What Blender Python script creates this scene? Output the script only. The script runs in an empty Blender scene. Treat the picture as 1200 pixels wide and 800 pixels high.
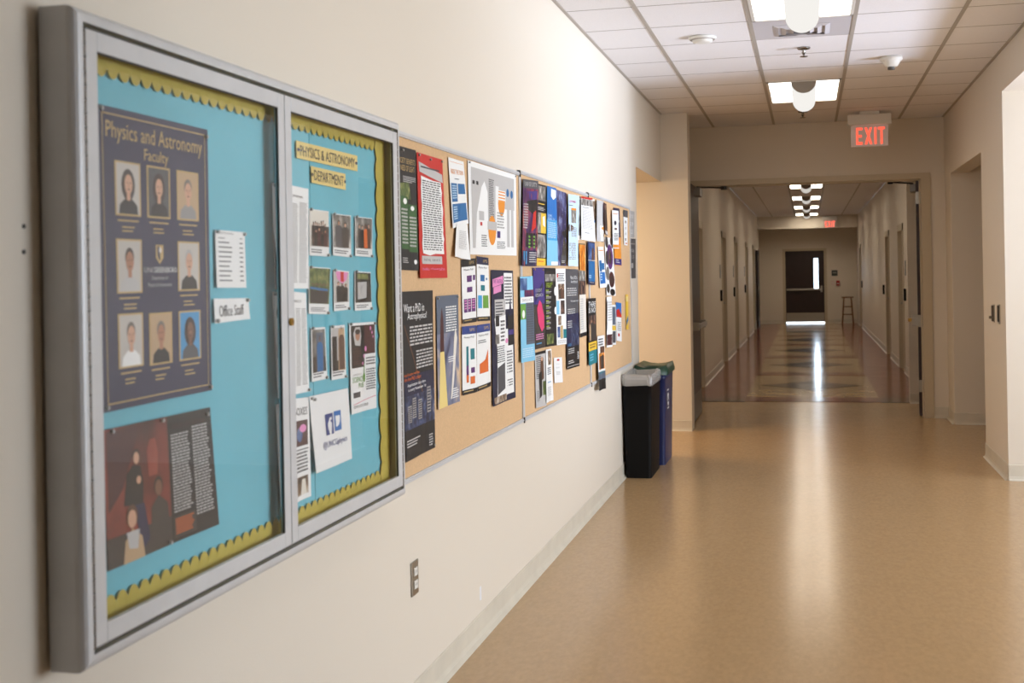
import bpy, bmesh, math, random
from mathutils import Matrix, Vector
C = bpy.context.scene.collection
sin, cos, pi = math.sin, math.cos, math.pi

# ------------------------------------------------------------------ camera
F, YAW, ROLL, PPX, PPY = 1420.52, -0.2395, -0.0179, 600.0, 323.5
CX, CH = 1.3317, 1.4799
cam = bpy.data.cameras.new('camera'); cam_ob = bpy.data.objects.new('camera', cam); C.objects.link(cam_ob)
cam.sensor_width = 36; cam.lens = F / 1200 * 36; cam.shift_y = (PPY - 400) / 1200; cam.clip_start = .05; cam.clip_end = 200
_r, _f, _u = Vector((cos(YAW), -sin(YAW), 0)), Vector((sin(YAW), cos(YAW), 0)), Vector((0, 0, 1))
_R = cos(ROLL) * _r + sin(ROLL) * _u; _U = -sin(ROLL) * _r + cos(ROLL) * _u
M = Matrix((_R, _U, -_f)).transposed().to_4x4(); M.translation = (CX, 0, CH); cam_ob.matrix_world = M
cam.dof.use_dof = True; cam.dof.focus_distance = 6.2; cam.dof.aperture_fstop = 5.0
bpy.context.scene.camera = cam_ob

# ------------------------------------------------------------------ world, daylight, exposure
sc = bpy.context.scene
sc.view_settings.view_transform = 'Standard'; sc.view_settings.look = 'None'; sc.view_settings.gamma = 1
sc.view_settings.exposure = 0.16
w = bpy.data.worlds.new('sky'); sc.world = w; w.use_nodes = True
w.node_tree.nodes['Background'].inputs[0].default_value = (.72, .86, 1, 1)
w.node_tree.nodes['Background'].inputs[1].default_value = 3.0

def area(name, loc, direction, sx, sy, power, col, spread=180):
    l = bpy.data.lights.new(name, 'AREA'); l.shape = 'RECTANGLE'; l.size = sx; l.size_y = sy; l.energy = power; l.color = col
    l.spread = math.radians(spread)
    o = bpy.data.objects.new(name, l); o.location = loc
    o.rotation_euler = Vector(direction).to_track_quat('-Z', 'Y').to_euler(); C.objects.link(o); return o
# daylight arriving through the tall windows of the lobby on the right
area('window_daylight', (7.6, 4.9, 1.55), (-1, -.06, 0), 4.0, 2.2, 265, (.82, .90, 1))
area('low_daylight', (7.3, 7.8, .45), (-1, 0, .40), 1.5, .7, 44, (.70, .80, 1), 52)  # added upward lamp standing in for daylight bounced off the lobby floor
# warm lamps of the side passages
area('passage_lamp', (-1.3, 10.6, 2.30), (0.25, 0.1, -1), .6, 1.2, 58, (1, .74, .44))

# ------------------------------------------------------------------ helpers
def lin(c):
    c /= 255.; return c / 12.92 if c <= .04045 else ((c + .055) / 1.055) ** 2.4
MATS = {}
def mat(name, rgb, rough=.6, metal=0., spec=.5, noise=0., nscale=20., bump=0., bscale=200., stretch=None, emit=0., coat=0.):
    if name in MATS: return MATS[name]
    m = bpy.data.materials.new(name); m.use_nodes = True; nt = m.node_tree; b = nt.nodes['Principled BSDF']
    col = (lin(rgb[0]), lin(rgb[1]), lin(rgb[2]), 1)
    b.inputs['Base Color'].default_value = col; b.inputs['Roughness'].default_value = rough
    b.inputs['Metallic'].default_value = metal; b.inputs['Specular IOR Level'].default_value = spec
    b.inputs['Coat Weight'].default_value = coat; b.inputs['Coat Roughness'].default_value = .12
    if emit: b.inputs['Emission Color'].default_value = col; b.inputs['Emission Strength'].default_value = emit
    if noise or bump:
        tc = nt.nodes.new('ShaderNodeTexCoord'); src = tc.outputs['Object']
        if stretch:
            mp = nt.nodes.new('ShaderNodeMapping'); mp.inputs['Scale'].default_value = stretch
            nt.links.new(src, mp.inputs[0]); src = mp.outputs[0]
    if noise:
        n = nt.nodes.new('ShaderNodeTexNoise'); n.inputs['Scale'].default_value = nscale; n.inputs['Detail'].default_value = 5
        nt.links.new(src, n.inputs['Vector'])
        r = nt.nodes.new('ShaderNodeValToRGB'); e = r.color_ramp.elements
        e[0].position = .3; e[1].position = .7
        e[0].color = tuple(x * (1 - noise) for x in col[:3]) + (1,); e[1].color = tuple(min(1, x * (1 + noise)) for x in col[:3]) + (1,)
        nt.links.new(n.outputs['Fac'], r.inputs[0]); nt.links.new(r.outputs[0], b.inputs['Base Color'])
    if bump:
        n2 = nt.nodes.new('ShaderNodeTexNoise'); n2.inputs['Scale'].default_value = bscale; n2.inputs['Detail'].default_value = 3
        nt.links.new(src, n2.inputs['Vector'])
        bp = nt.nodes.new('ShaderNodeBump'); bp.inputs['Strength'].default_value = bump; bp.inputs['Distance'].default_value = .01
        nt.links.new(n2.outputs['Fac'], bp.inputs['Height']); nt.links.new(bp.outputs[0], b.inputs['Normal'])
    MATS[name] = m; return m
def emitter(name, rgb, strength):
    m = bpy.data.materials.new(name); m.use_nodes = True; nt = m.node_tree; nt.nodes.clear()
    o = nt.nodes.new('ShaderNodeOutputMaterial'); e = nt.nodes.new('ShaderNodeEmission')
    e.inputs[0].default_value = (*rgb, 1); e.inputs[1].default_value = strength; nt.links.new(e.outputs[0], o.inputs[0])
    MATS[name] = m; return m
def ramp_mat(name, stops, scale=6., rough=.45, distort=0.):
    """printed picture: colours spread by noise"""
    m = bpy.data.materials.new(name); m.use_nodes = True; nt = m.node_tree; b = nt.nodes['Principled BSDF']
    b.inputs['Roughness'].default_value = rough
    tc = nt.nodes.new('ShaderNodeTexCoord'); n = nt.nodes.new('ShaderNodeTexNoise')
    n.inputs['Scale'].default_value = scale; n.inputs['Detail'].default_value = 6; n.inputs['Distortion'].default_value = distort
    nt.links.new(tc.outputs['Object'], n.inputs['Vector'])
    r = nt.nodes.new('ShaderNodeValToRGB'); cr = r.color_ramp
    while len(cr.elements) < len(stops): cr.elements.new(.5)
    for e, (p, c) in zip(cr.elements, stops): e.position = p; e.color = (lin(c[0]), lin(c[1]), lin(c[2]), 1)
    nt.links.new(n.outputs['Fac'], r.inputs[0]); nt.links.new(r.outputs[0], b.inputs['Base Color'])
    MATS[name] = m; return m
def glass_mat(name, tint=(1, 1, 1), ior=1.45):
    m = bpy.data.materials.new(name); m.use_nodes = True; nt = m.node_tree; nt.nodes.clear()
    o = nt.nodes.new('ShaderNodeOutputMaterial'); t = nt.nodes.new('ShaderNodeBsdfTransparent'); g = nt.nodes.new('ShaderNodeBsdfGlossy')
    g.inputs['Roughness'].default_value = .015; t.inputs[0].default_value = (*tint, 1)
    lw = nt.nodes.new('ShaderNodeLayerWeight'); lw.inputs[0].default_value = .5; mx = nt.nodes.new('ShaderNodeMixShader')
    pw = nt.nodes.new('ShaderNodeMath'); pw.operation = 'POWER'; pw.inputs[1].default_value = 5; nt.links.new(lw.outputs['Facing'], pw.inputs[0])
    fr = nt.nodes.new('ShaderNodeMath'); fr.operation = 'MULTIPLY_ADD'; fr.inputs[1].default_value = .5; fr.inputs[2].default_value = .02; nt.links.new(pw.outputs[0], fr.inputs[0])
    nt.links.new(fr.outputs[0], mx.inputs[0]); nt.links.new(t.outputs[0], mx.inputs[1]); nt.links.new(g.outputs[0], mx.inputs[2])
    nt.links.new(mx.outputs[0], o.inputs[0]); MATS[name] = m; return m

class MB:
    def __init__(s): s.v = []; s.f = []; s.m = []; s.mats = []; s.sm = []
    def mi(s, m):
        if m not in s.mats: s.mats.append(m)
        return s.mats.index(m)
    def add(s, vs, fs, m, smooth=False):
        o = len(s.v); s.v += [tuple(p) for p in vs]; i = s.mi(m)
        for f in fs: s.f.append(tuple(o + k for k in f)); s.m.append(i); s.sm.append(smooth)
        return s
    def box(s, x0, x1, y0, y1, z0, z1, m):
        return s.add([(x0,y0,z0),(x1,y0,z0),(x1,y1,z0),(x0,y1,z0),(x0,y0,z1),(x1,y0,z1),(x1,y1,z1),(x0,y1,z1)],
                     [(0,3,2,1),(4,5,6,7),(0,1,5,4),(1,2,6,5),(2,3,7,6),(3,0,4,7)], m)
    def cyl(s, p, q, r, m, n=16, r2=None, cap=True, smooth=True):
        p = Vector(p); q = Vector(q); d = (q - p).normalized(); r2 = r if r2 is None else r2
        a = d.orthogonal().normalized(); b = d.cross(a)
        vs = [p + r * (cos(2*pi*i/n) * a + sin(2*pi*i/n) * b) for i in range(n)] + [q + r2 * (cos(2*pi*i/n) * a + sin(2*pi*i/n) * b) for i in range(n)]
        s.add(vs, [(i, (i+1) % n, n + (i+1) % n, n + i) for i in range(n)], m, smooth)
        if cap: s.add(vs, [tuple(range(n))[::-1], tuple(range(n, 2*n))], m)
        return s
    def lathe(s, c, prof, m, n=24, smooth=True):
        """profile of (radius, z) about vertical axis through c"""
        vs = []
        for r, z in prof: vs += [(c[0] + r*cos(2*pi*i/n), c[1] + r*sin(2*pi*i/n), c[2] + z) for i in range(n)]
        fs = [(j*n+i, j*n+(i+1) % n, (j+1)*n+(i+1) % n, (j+1)*n+i) for j in range(len(prof)-1) for i in range(n)]
        return s.add(vs, fs, m, smooth)
    def prism(s, pts, axis, a0, a1, m, smooth=False):
        """extrude polygon (2D) along an axis"""
        n = len(pts)
        def P(p, a):
            return {'x': (a, p[0], p[1]), 'y': (p[0], a, p[1]), 'z': (p[0], p[1], a)}[axis]
        vs = [P(p, a0) for p in pts] + [P(p, a1) for p in pts]
        s.add(vs, [tuple(range(n))[::-1], tuple(range(n, 2*n))], m)
        s.add(vs, [(i, (i+1) % n, n + (i+1) % n, n + i) for i in range(n)], m, smooth); return s
    def loft(s, rings, m, cap=True, smooth=True):
        n = len(rings[0]); vs = [p for r in rings for p in r]
        s.add(vs, [(j*n+i, j*n+(i+1) % n, (j+1)*n+(i+1) % n, (j+1)*n+i) for j in range(len(rings)-1) for i in range(n)], m, smooth)
        if cap: s.add(vs, [tuple(range(n))[::-1]], m)
        return s
    def build(s, name, parent=None, origin=None, bevel=0):
        me = bpy.data.meshes.new(name)
        if parent is not None: o0 = ROOTLOC[parent.name]
        elif origin is not None: o0 = origin
        elif s.v:
            xs, ys, zs = zip(*s.v); o0 = ((min(xs)+max(xs))/2, (min(ys)+max(ys))/2, min(zs))
        else: o0 = (0, 0, 0)
        me.from_pydata([(a-o0[0], b-o0[1], c-o0[2]) for a, b, c in s.v], [], s.f)
        for m in s.mats: me.materials.append(m)
        me.polygons.foreach_set('material_index', s.m); me.polygons.foreach_set('use_smooth', s.sm)
        bm = bmesh.new(); bm.from_mesh(me); bmesh.ops.recalc_face_normals(bm, faces=bm.faces); bm.to_mesh(me); bm.free()
        me.update()
        o = bpy.data.objects.new(name, me); C.objects.link(o)
        if parent is not None: o.parent = parent
        else: o.location = o0
        ROOTLOC[o.name] = o0
        if bevel:
            b = o.modifiers.new('bevel', 'BEVEL'); b.width = bevel; b.segments = 2; b.limit_method = 'ANGLE'
        return o
ROOTLOC = {}
def tag(o, label=None, cat=None, group=None, kind=None):
    if label: o['label'] = label
    if cat: o['category'] = cat
    if group: o['group'] = group
    if kind: o['kind'] = kind
    return o
def thing(name, label, cat, loc, group=None):
    o = bpy.data.objects.new(name, None); o.location = loc; o.empty_display_size = .1; C.objects.link(o)
    ROOTLOC[o.name] = tuple(loc); return tag(o, label, cat, group)
def struct(o): return tag(o, kind='structure')
def box(name, x0, x1, y0, y1, z0, z1, m, parent=None, bevel=0): return MB().box(x0,x1,y0,y1,z0,z1,m).build(name, parent, bevel=bevel)

def ray(px, py):
    a = (px - PPX) / F; b = -(py - PPY) / F
    r, u = cos(ROLL)*a - sin(ROLL)*b, sin(ROLL)*a + cos(ROLL)*b
    return (cos(YAW)*r + sin(YAW), -sin(YAW)*r + cos(YAW), u)
def at(px, py, X):       # where a point of the left wall seen in the photograph stands, in metres (Y, Z)
    v = ray(px, py); t = (X - CX) / v[0]; return (t*v[1], CH + t*v[2])

# ------------------------------------------------------------------ materials
H = 2.982; XR = 2.6626
wallm = mat('wall_paint', (222, 212, 197), .55, bump=.08, bscale=260, spec=.3)
basem = mat('vinyl_base', (208, 200, 184), .45, noise=.05, nscale=8)
ceilm = mat('ceiling_tile_white', (236, 233, 233), .9, noise=.05, nscale=260, bump=.35, bscale=320)
gridm = mat('ceiling_grid', (172, 164, 154), .5)
framem = mat('door_frame_paint', (196, 182, 156), .4)
alum = mat('aluminium', (202, 202, 203), .40, metal=.12, noise=.04, nscale=12)
alum_dark = mat('aluminium_gap', (60, 56, 52), .5, metal=.5)
steel = mat('brushed_steel', (170, 165, 155), .3, metal=.9)
white_pl = mat('white_plastic', (225, 222, 214), .4)
black_pl = mat('black_plastic', (7, 7, 8), .6, spec=.2, bump=.05, bscale=500)
cork = mat('cork', (208, 172, 130), .85, noise=.08, nscale=160, bump=.15, bscale=300)
turq = mat('turquoise_paper', (108, 184, 200), .7, noise=.04, nscale=5, bump=.1, bscale=9)
yellow = mat('yellow_border', (186, 168, 70), .65)
doorwood = mat('door_wood', (42, 22, 20), .42, noise=.18, nscale=9, stretch=(1, 8, .6))
brown = mat('door_leaf_brown', (62, 46, 38), .4, noise=.08, nscale=10)
wood = mat('stool_wood', (122, 84, 46), .5, noise=.15, nscale=14)
brass = mat('brass', (176, 140, 70), .3, metal=1.)
glass = glass_mat('cabinet_glass')
def floor_mat(name, rgb, rough=.19):
    m = mat(name, rgb, rough, noise=.07, nscale=55, spec=.45, stretch=(1, .45, 1))
    nt = m.node_tree; b = nt.nodes['Principled BSDF']
    tc = nt.nodes.new('ShaderNodeTexCoord'); n = nt.nodes.new('ShaderNodeTexNoise'); n.inputs['Scale'].default_value = 5; n.inputs['Detail'].default_value = 6
    nt.links.new(tc.outputs['Object'], n.inputs['Vector'])
    mr = nt.nodes.new('ShaderNodeMapRange'); mr.inputs['To Min'].default_value = rough - .03; mr.inputs['To Max'].default_value = rough + .05
    nt.links.new(n.outputs['Fac'], mr.inputs[0]); nt.links.new(mr.outputs[0], b.inputs['Roughness'])
    n3 = nt.nodes.new('ShaderNodeTexNoise'); n3.inputs['Scale'].default_value = 3.5
    nt.links.new(tc.outputs['Object'], n3.inputs['Vector'])
    bp = nt.nodes.new('ShaderNodeBump'); bp.inputs['Strength'].default_value = .05; bp.inputs['Distance'].default_value = .02
    nt.links.new(n3.outputs['Fac'], bp.inputs['Height']); nt.links.new(bp.outputs[0], b.inputs['Normal'])
    return m
floorm = floor_mat('floor_beige', (184, 152, 112))
floor_red = floor_mat('floor_russet', (132, 74, 58), .14); floor_lt = floor_mat('floor_cream', (188, 162, 120), .14); floor_gr = floor_mat('floor_slate', (62, 60, 62), .14)

# ------------------------------------------------------------------ structure
def wall_y(name, x0, x1, y0, y1, z0, z1, holes=()):
    """wall running along Y between x0..x1 with rectangular holes (ya, yb, za, zb)"""
    mb = MB(); ys = sorted({y0, y1, *[h[0] for h in holes], *[h[1] for h in holes]})
    for a, b in zip(ys, ys[1:]):
        hh = [h for h in holes if h[0] <= a and h[1] >= b]
        if not hh: mb.box(x0, x1, a, b, z0, z1, wallm)
        else:
            if hh[0][2] > z0: mb.box(x0, x1, a, b, z0, hh[0][2], wallm)
            if hh[0][3] < z1: mb.box(x0, x1, a, b, hh[0][3], z1, wallm)
    return struct(mb.build(name))
floor = struct(box('floor', -4.2, 9.2, -3.2, 36.4, -.1, 0, floorm))
YE = 12.669
LD = [(14.9, 15.85), (19.55, 20.5), (23.0, 23.9), (27.1, 28.0), (30.6, 31.5)]
RD = [(18.2, 19.15), (21.25, 22.2), (32.3, 33.2)]
wall_y('wall_left', -.15, 0, -3.2, 9.72, 0, H)
wall_y('wall_left_header', -.15, 0, 9.72, 11.433, 2.344, H)
struct(box('wall_left_pilaster', -3.0, .2526, 11.433, 11.68, 0, H, wallm))
wall_y('wall_left_niche', -.15, .02, 11.68, YE, 0, H)
wall_y('wall_right', XR, XR+.16, -3.2, 36, 0, H,
       [(2.6, 8.999, 0, 2.703), (10.093, 12.167, 0, 2.384)] + [(a, b, 0, 2.09) for a, b in RD])
wall_y('wall_far_left', -.16, 0, YE, 36, 0, H, [(a, b, 0, 2.09) for a, b in LD])
struct(box('wall_back', -.15, XR, -3.2, -3.05, 0, H, wallm))
# side passage on the left
struct(box('wall_passage_near', -3.0, -.15, 9.60, 9.72, 0, 2.5, wallm))
struct(box('wall_passage_end', -3.12, -3.0, 9.6, 11.7, 0, 2.5, wallm))
struct(box('ceiling_passage', -3.0, -.15, 9.6, 11.45, 2.344, 2.5, wallm))
# side passage on the right
struct(box('wall_bay_far', XR+.16, 5.2, 12.167, 12.3, 0, 2.5, wallm))
struct(box('wall_bay_near', XR+.16, 5.2, 9.96, 10.093, 0, 2.5, wallm))
struct(box('wall_bay_end', 5.2, 5.3, 9.96, 12.3, 0, 2.5, wallm))
struct(box('ceiling_bay', XR+.16, 5.2, 9.96, 12.3, 2.5, 2.6, ceilm))
# lobby on the right with its tall windows
struct(box('wall_lobby_far', XR+.16, 8.3, 8.999, 9.15, 0, 3.1, wallm))
struct(box('wall_lobby_near', XR+.16, 8.3, 1.6, 1.75, 0, 3.1, wallm))
struct(box('ceiling_lobby', XR+.16, 8.3, 1.6, 9.15, 3.1, 3.2, ceilm))
wall_y('wall_lobby_window_side', 7.9, 8.1, 1.6, 9.15, 0, 3.1, [(3.1, 8.85, .35, 2.75)])
mb = MB()
for y in (3.12, 4.55, 5.98, 7.41, 8.81): mb.box(7.86, 7.98, y-.035, y+.035, .35, 2.75, alum)
for z in (.38, .95, 1.25, 2.72): mb.box(7.86, 7.98, 3.1, 8.85, z-.03, z+.03, alum)
wf = struct(mb.build('window_1')); box('pane', 7.93, 7.935, 3.1, 8.85, .35, 2.75, glass, wf)
# end of the far corridor
DX0, DX1, YD = .69, 1.79, 35.2
mb = MB(); mb.box(-.16, DX0, YD, YD+.15, 0, H, wallm); mb.box(DX1, XR+.16, YD, YD+.15, 0, H, wallm); mb.box(DX0, DX1, YD, YD+.15, 2.06, H, wallm)
struct(mb.build('wall_far_end'))
struct(box('trim_beam', 0, XR, 34.0, 34.25, 2.64, H, wallm))
# header wall with its steel door frame
mb = MB(); mb.box(-.0, XR, YE, YE+.16, 2.434, H, wallm); mb.box(2.526, XR, YE, YE+.16, 0, 2.434, wallm); mb.box(0, .03, YE, YE+.16, 0, 2.434, wallm)
struct(mb.build('wall_header'))
mb = MB()
mb.box(2.435, 2.526, YE-.012, YE+.172, 0, 2.434, framem); mb.box(.03, .115, YE-.012, YE+.172, 0, 2.434, framem); mb.box(.115, 2.435, YE-.012, YE+.172, 2.375, 2.434, framem)
mb.box(.13, 2.42, YE+.05, YE+.11, 2.36, 2.376, framem); mb.box(2.42, 2.436, YE+.05, YE+.11, 0, 2.376, framem)
struct(mb.build('trim_door_frame'))
struct(box('wall_far_right_pier', 2.40, XR, 14.02, 14.14, 0, H, wallm))

# baseboards
def base_y(name, x, y0, y1, side, h=.10):
    t = .006 * side
    mb = MB(); mb.prism([(x, 0), (x+t*4.2, 0), (x+t*1.8, .012), (x+t, .03), (x+t, h-.004), (x+t*.4, h), (x, h)], 'y', y0, y1, basem)
    return struct(mb.build(name))
def base_x(name, x0, x1, y, side, h=.10):
    t = .006 * side
    mb = MB(); mb.prism([(y, 0), (y+t*4.2, 0), (y+t*1.8, .012), (y+t, .03), (y+t, h-.004), (y+t*.4, h), (y, h)], 'x', x0, x1, basem)
    return struct(mb.build(name))
base_y('baseboard_left', 0, -3.05, 9.72, 1)
base_x('baseboard_pilaster', -3, .2526, 11.433, -1)
for (a, b) in ((-3.05, 2.6), (8.999, 10.093), (12.167, YE), ): base_y('baseboard_right', XR, a, b, -1, .11)
base_x('baseboard_bay', XR, 5.2, 12.167, -1, .11); base_x('baseboard_lobby', XR, 7.9, 8.999, -1, .11)
base_x('baseboard_header', 2.526, XR, YE, -1, .11); base_x('baseboard_pier', 2.40, XR, 14.02, -1, .11)
def gaps(y0, y1, ds):
    out = []; c = y0
    for a, b in ds:
        if a-.06 > c: out.append((c, a-.06))
        c = b+.06
    if y1 > c: out.append((c, y1))
    return out
for a, b in gaps(YE+.17, YD, LD): base_y('baseboard_far_left', 0, a, b, 1, .11)
for a, b in gaps(14.14, YD, RD): base_y('baseboard_far_right', XR, a, b, -1, .11)
base_x('baseboard_far_end', 0, DX0-.06, YD, -1, .11); base_x('baseboard_far_end', DX1+.06, XR, YD, -1, .11)

# floor inlays of the far corridor (children of the floor)
z0, z1 = 0, .002
box('inlay', 0, .60, 14.08, YD, z0, z1, floor_red, floor); box('inlay', 2.10, XR, 14.08, YD, z0, z1, floor_red, floor)
box('inlay', .60, 2.10, 14.08, YD, z0, z1, floor_lt, floor)
box('inlay', 0, .60, 14.06, 14.50, z0, .004, floor_gr, floor); box('inlay', 2.10, XR, 14.06, 14.50, z0, .004, floor_gr, floor)
for k in range(6):
    y = 14.08 + 3.55*k
    box('inlay', .60, 2.10, y, y+.52, z0, .004, floor_red, floor)
    MB().prism([(.72, y+2.02), (1.35, y+1.42), (1.98, y+2.02), (1.35, y+2.62)], 'z', z0, .004, floor_gr).build('inlay', floor)

# ------------------------------------------------------------------ ceiling: tiles, runners
ceil = struct(box('ceiling', -.15, XR+.16, -3.2, 36, H+.03, H+.16, ceilm))
T = .6096; XC = [0, .4099, .4099+T, .4099+2*T, .4099+3*T, XR]; Y1 = 6.8037
ceil_lights = [(6.194, 7.413), (9.852, 11.071), (2.536, 3.755), (-1.12, .1), (13.8, 15.02), (17.6, 18.82), (21.45, 22.67), (25.15, 26.37), (28.9, 30.12), (32.55, 33.77)]
tile_me = {}
def tile(x0, x1, y0, y1):
    key = (round(x1-x0, 3), round(y1-y0, 3))
    if key not in tile_me:
        o = box('ceiling_tile', x0+.011, x1-.011, y0+.006, y1-.006, H+.001, H+.016, ceilm, ceil)
        me = o.data; ox, oy = x0, y0
        for v in me.vertices: v.co.x -= ox; v.co.y -= oy
        # mesh now starts at this tile's corner
        o.location = (ox, oy, 0); tile_me[key] = (me, ROOTLOC[ceil.name])
    else:
        me, rl = tile_me[key]
        o = bpy.data.objects.new('ceiling_tile', me); C.objects.link(o); o.parent = ceil; o.location = (x0, y0, 0)
nrows = 0
edges = [Y1 + k*T for k in range(-8, 9)] + [YE]
far_edges = [YE+.16 + k*T for k in range(0, 35)] + [34.0]
far_edges = [e for e in far_edges if e <= 34.0]
def covered(c, a, b):
    if c != 2: return False
    if 7.40 < a < 7.45: return True
    return any(s-.02 < a + .3 < e+.02 for s, e in ceil_lights)
for ed in (edges,):
    for a, b in zip(ed, ed[1:]):
        if b - a < .05: continue
        for c in range(5):
            if covered(c, a, b): continue
            tile(XC[c], XC[c+1], a, b)
mb = MB()
for x in XC[1:5]: mb.box(x-.012, x+.012, Y1-8*T, YE, H-.003, H+.02, gridm)
mb.build('grid_runner', ceil)
for a in edges[1:-1]:
    mbt = MB()
    mbt.box(0, XR, a-.0045, a+.0045, H+.0005, H+.018, mat('tee_shadow', (150, 142, 132), .7)); mbt.build('cross_tee', ceil)  # cross tees take a slightly darker grey than the runners
mb = MB(); mb.box(0, .02, -3, YE, H-.004, H+.004, gridm); mb.box(XR-.02, XR, -3, YE, H-.004, H+.004, gridm); mb.build('wall_angle', ceil)
# near part behind the camera and the far corridor
box('ceiling_panel', 0, XR, -3.1, Y1-8*T, H, H+.03, ceilm, ceil)
for a in range(0, 18):
    y0 = YE+.16 + a*1.1776
    for c in range(5):
        if c == 2: continue
        tile(XC[c], XC[c+1], y0, y0+1.1776)
yy = YE+.16
for s, e in ceil_lights[4:] + [(34.0, 34.0)]:
    if s - yy > .1: box('ceiling_tile', XC[2]+.01, XC[3]-.01, yy, s, H+.001, H+.02, ceilm, ceil)
    yy = e
mb = MB()
for x in XC[1:5]: mb.box(x-.012, x+.012, YE+.16, 34.0, H-.003, H+.02, gridm)
mb.build('grid_runner', ceil)
box('ceiling_panel', 0, XR, 34.25, YD, 2.95, 2.97, ceilm, ceil)

# ------------------------------------------------------------------ luminaires
diff_m = emitter('diffuser_glow', (1, .94, .86), 4.4); bask_m = emitter('basket_glow', (1, .97, .92), .82)
diff_far = emitter('diffuser_glow_far', (1, .87, .70), 11.5); bask_far = emitter('basket_glow_far', (1, .93, .84), .55)
lbl = {0: 'nearest ceiling light, cut by the top edge of the picture, with rounded white lens', 1: 'ceiling light with curved white lens just in front of the first exit sign',
       4: 'ceiling light just past the header wall, hidden from the camera', 5: 'second hidden ceiling light past the header wall',
       6: 'nearest of the lights seen through the doorway, partly behind the header', 7: 'second light seen through the doorway, below the nearest one',
       8: 'third light seen through the doorway, above the last one', 9: 'last and farthest light, beside the far exit sign', 2: 'ceiling light above the camera', 3: 'ceiling light behind the camera'}
for i, (s, e) in enumerate(ceil_lights):
    dm, bmm = (diff_m, bask_m) if i < 4 else (diff_far, bask_far)
    x0, x1 = XC[2]+.012, XC[3]-.012; xm = (x0+x1)/2
    t = thing('ceiling_light', lbl[i], 'light', (xm, (s+e)/2, H), 'recessed ceiling lights')
    mb = MB()
    for a, b, c, d in ((x0, x0+.02, s, e), (x1-.02, x1, s, e), (x0, x1, s, s+.02), (x0, x1, e-.02, e)): mb.box(a, b, c, d, H-.005, H+.02, white_pl)
    mb.build('frame', t)
    box('diffuser', x0+.02, xm-.09, s+.02, e-.02, H+.008, H+.015, dm, t); box('diffuser', xm+.09, x1-.02, s+.02, e-.02, H+.008, H+.015, dm, t)
    r = .098; N = 14
    arc = [(xm - r*cos(pi*k/N), H - r*sin(pi*k/N)*1.0 + .004) for k in range(N+1)]
    mb = MB(); vs = [(x, s+.03, z) for x, z in arc] + [(x, e-.03, z) for x, z in arc]
    mb.add(vs, [(k, k+1, N+2+k, N+1+k) for k in range(N)], bmm, True); lens = mb.build('lens', t)
    capm = mat('end_cap_grey', (150, 140, 128), .5)
    for yy0, yy1 in ((s+.022, s+.03), (e-.03, e-.022)):
        MB().prism(arc, 'y', yy0, yy1, capm).build('end_cap', lens)

# ventilation panel beside the first light
t = thing('air_vent', 'square white supply air diffuser in the ceiling beyond the nearest light', 'vent', (1.32, 7.71, H))
ventm = mat('vent_panel', (196, 192, 194), .6)
box('panel', XC[2]+.012, XC[3]-.012, 7.419, 8.017, H+.0, H+.012, ventm, t)
for k, rr in enumerate((.17, .125, .08)):
    mb = MB()
    for q in range(4):
        a = q*pi/2; c_, s_ = cos(a), sin(a)
        P = lambda x, y, z: (1.32 + c_*x - s_*y, 7.76 + s_*x + c_*y, z)
        vs = [P(-rr, rr, H-.002), P(rr, rr, H-.002), P(rr-.03, rr-.03, H-.012-.002*k), P(-rr+.03, rr-.03, H-.012-.002*k),
              P(-rr, rr, H+.002), P(rr, rr, H+.002), P(rr-.03, rr-.03, H-.009-.002*k), P(-rr+.03, rr-.03, H-.009-.002*k)]
        mb.add(vs, [(0,1,2,3), (4,7,6,5), (0,4,5,1), (2,6,7,3)], ventm)
    mb.build('louvre', t)
box('core', 1.29, 1.35, 7.73, 7.79, H-.04, H-.034, ventm, t)

# detectors and sprinklers
def lathe_thing(name, label, cat, c, parts, group=None):
    t = thing(name, label, cat, c, group)
    for nm, prof, m in parts: MB().lathe(c, prof, m).build(nm, t)
    return t
lathe_thing('smoke_detector', 'flat round white smoke detector left of the nearest ceiling light', 'smoke detector', (.705, 7.80, H),
    [('base', [(0, 0), (.085, 0), (.088, -.012), (.08, -.018)], white_pl), ('cap', [(.066, -.017), (.062, -.034), (.04, -.04), (0, -.041)], white_pl),
     ('vent_ring', [(.074, -.016), (.074, -.022), (.066, -.022), (.066, -.016)], mat('detector_grey', (170, 160, 150), .6))], 'smoke detectors')
lathe_thing('heat_detector', 'cone shaped white detector right of the first sprinkler', 'smoke detector', (1.93, 8.98, H),
    [('base', [(0, 0), (.075, 0), (.078, -.02), (.062, -.032)], white_pl), ('cone', [(.062, -.03), (.045, -.065), (.03, -.07), (0, -.07)], white_pl),
     ('sensor', [(.024, -.068), (.026, -.088), (0, -.09)], mat('sensor_dark', (90, 84, 78), .5))])
chrome = mat('chrome', (150, 145, 138), .25, metal=1.)
for c, lb in (((1.33, 8.40, H), 'pendent sprinkler head between the air vent and the second light'), ((1.31, 11.75, H), 'pendent sprinkler head just past the second light')):
    t = lathe_thing('sprinkler', lb, 'sprinkler', c, [('escutcheon', [(0, 0), (.045, 0), (.04, -.01), (.014, -.014)], chrome), ('stem', [(.010, -.012), (.009, -.045), (0, -.045)], chrome),
        ('deflector', [(0, -.058), (.026, -.058), (.026, -.061), (0, -.061)], chrome)], 'ceiling sprinklers')
    MB().cyl((c[0]-.012, c[1], H-.03), (c[0], c[1], H-.058), .003, chrome, 6).cyl((c[0]+.012, c[1], H-.03), (c[0], c[1], H-.058), .003, chrome, 6).build('yoke', t)

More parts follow.
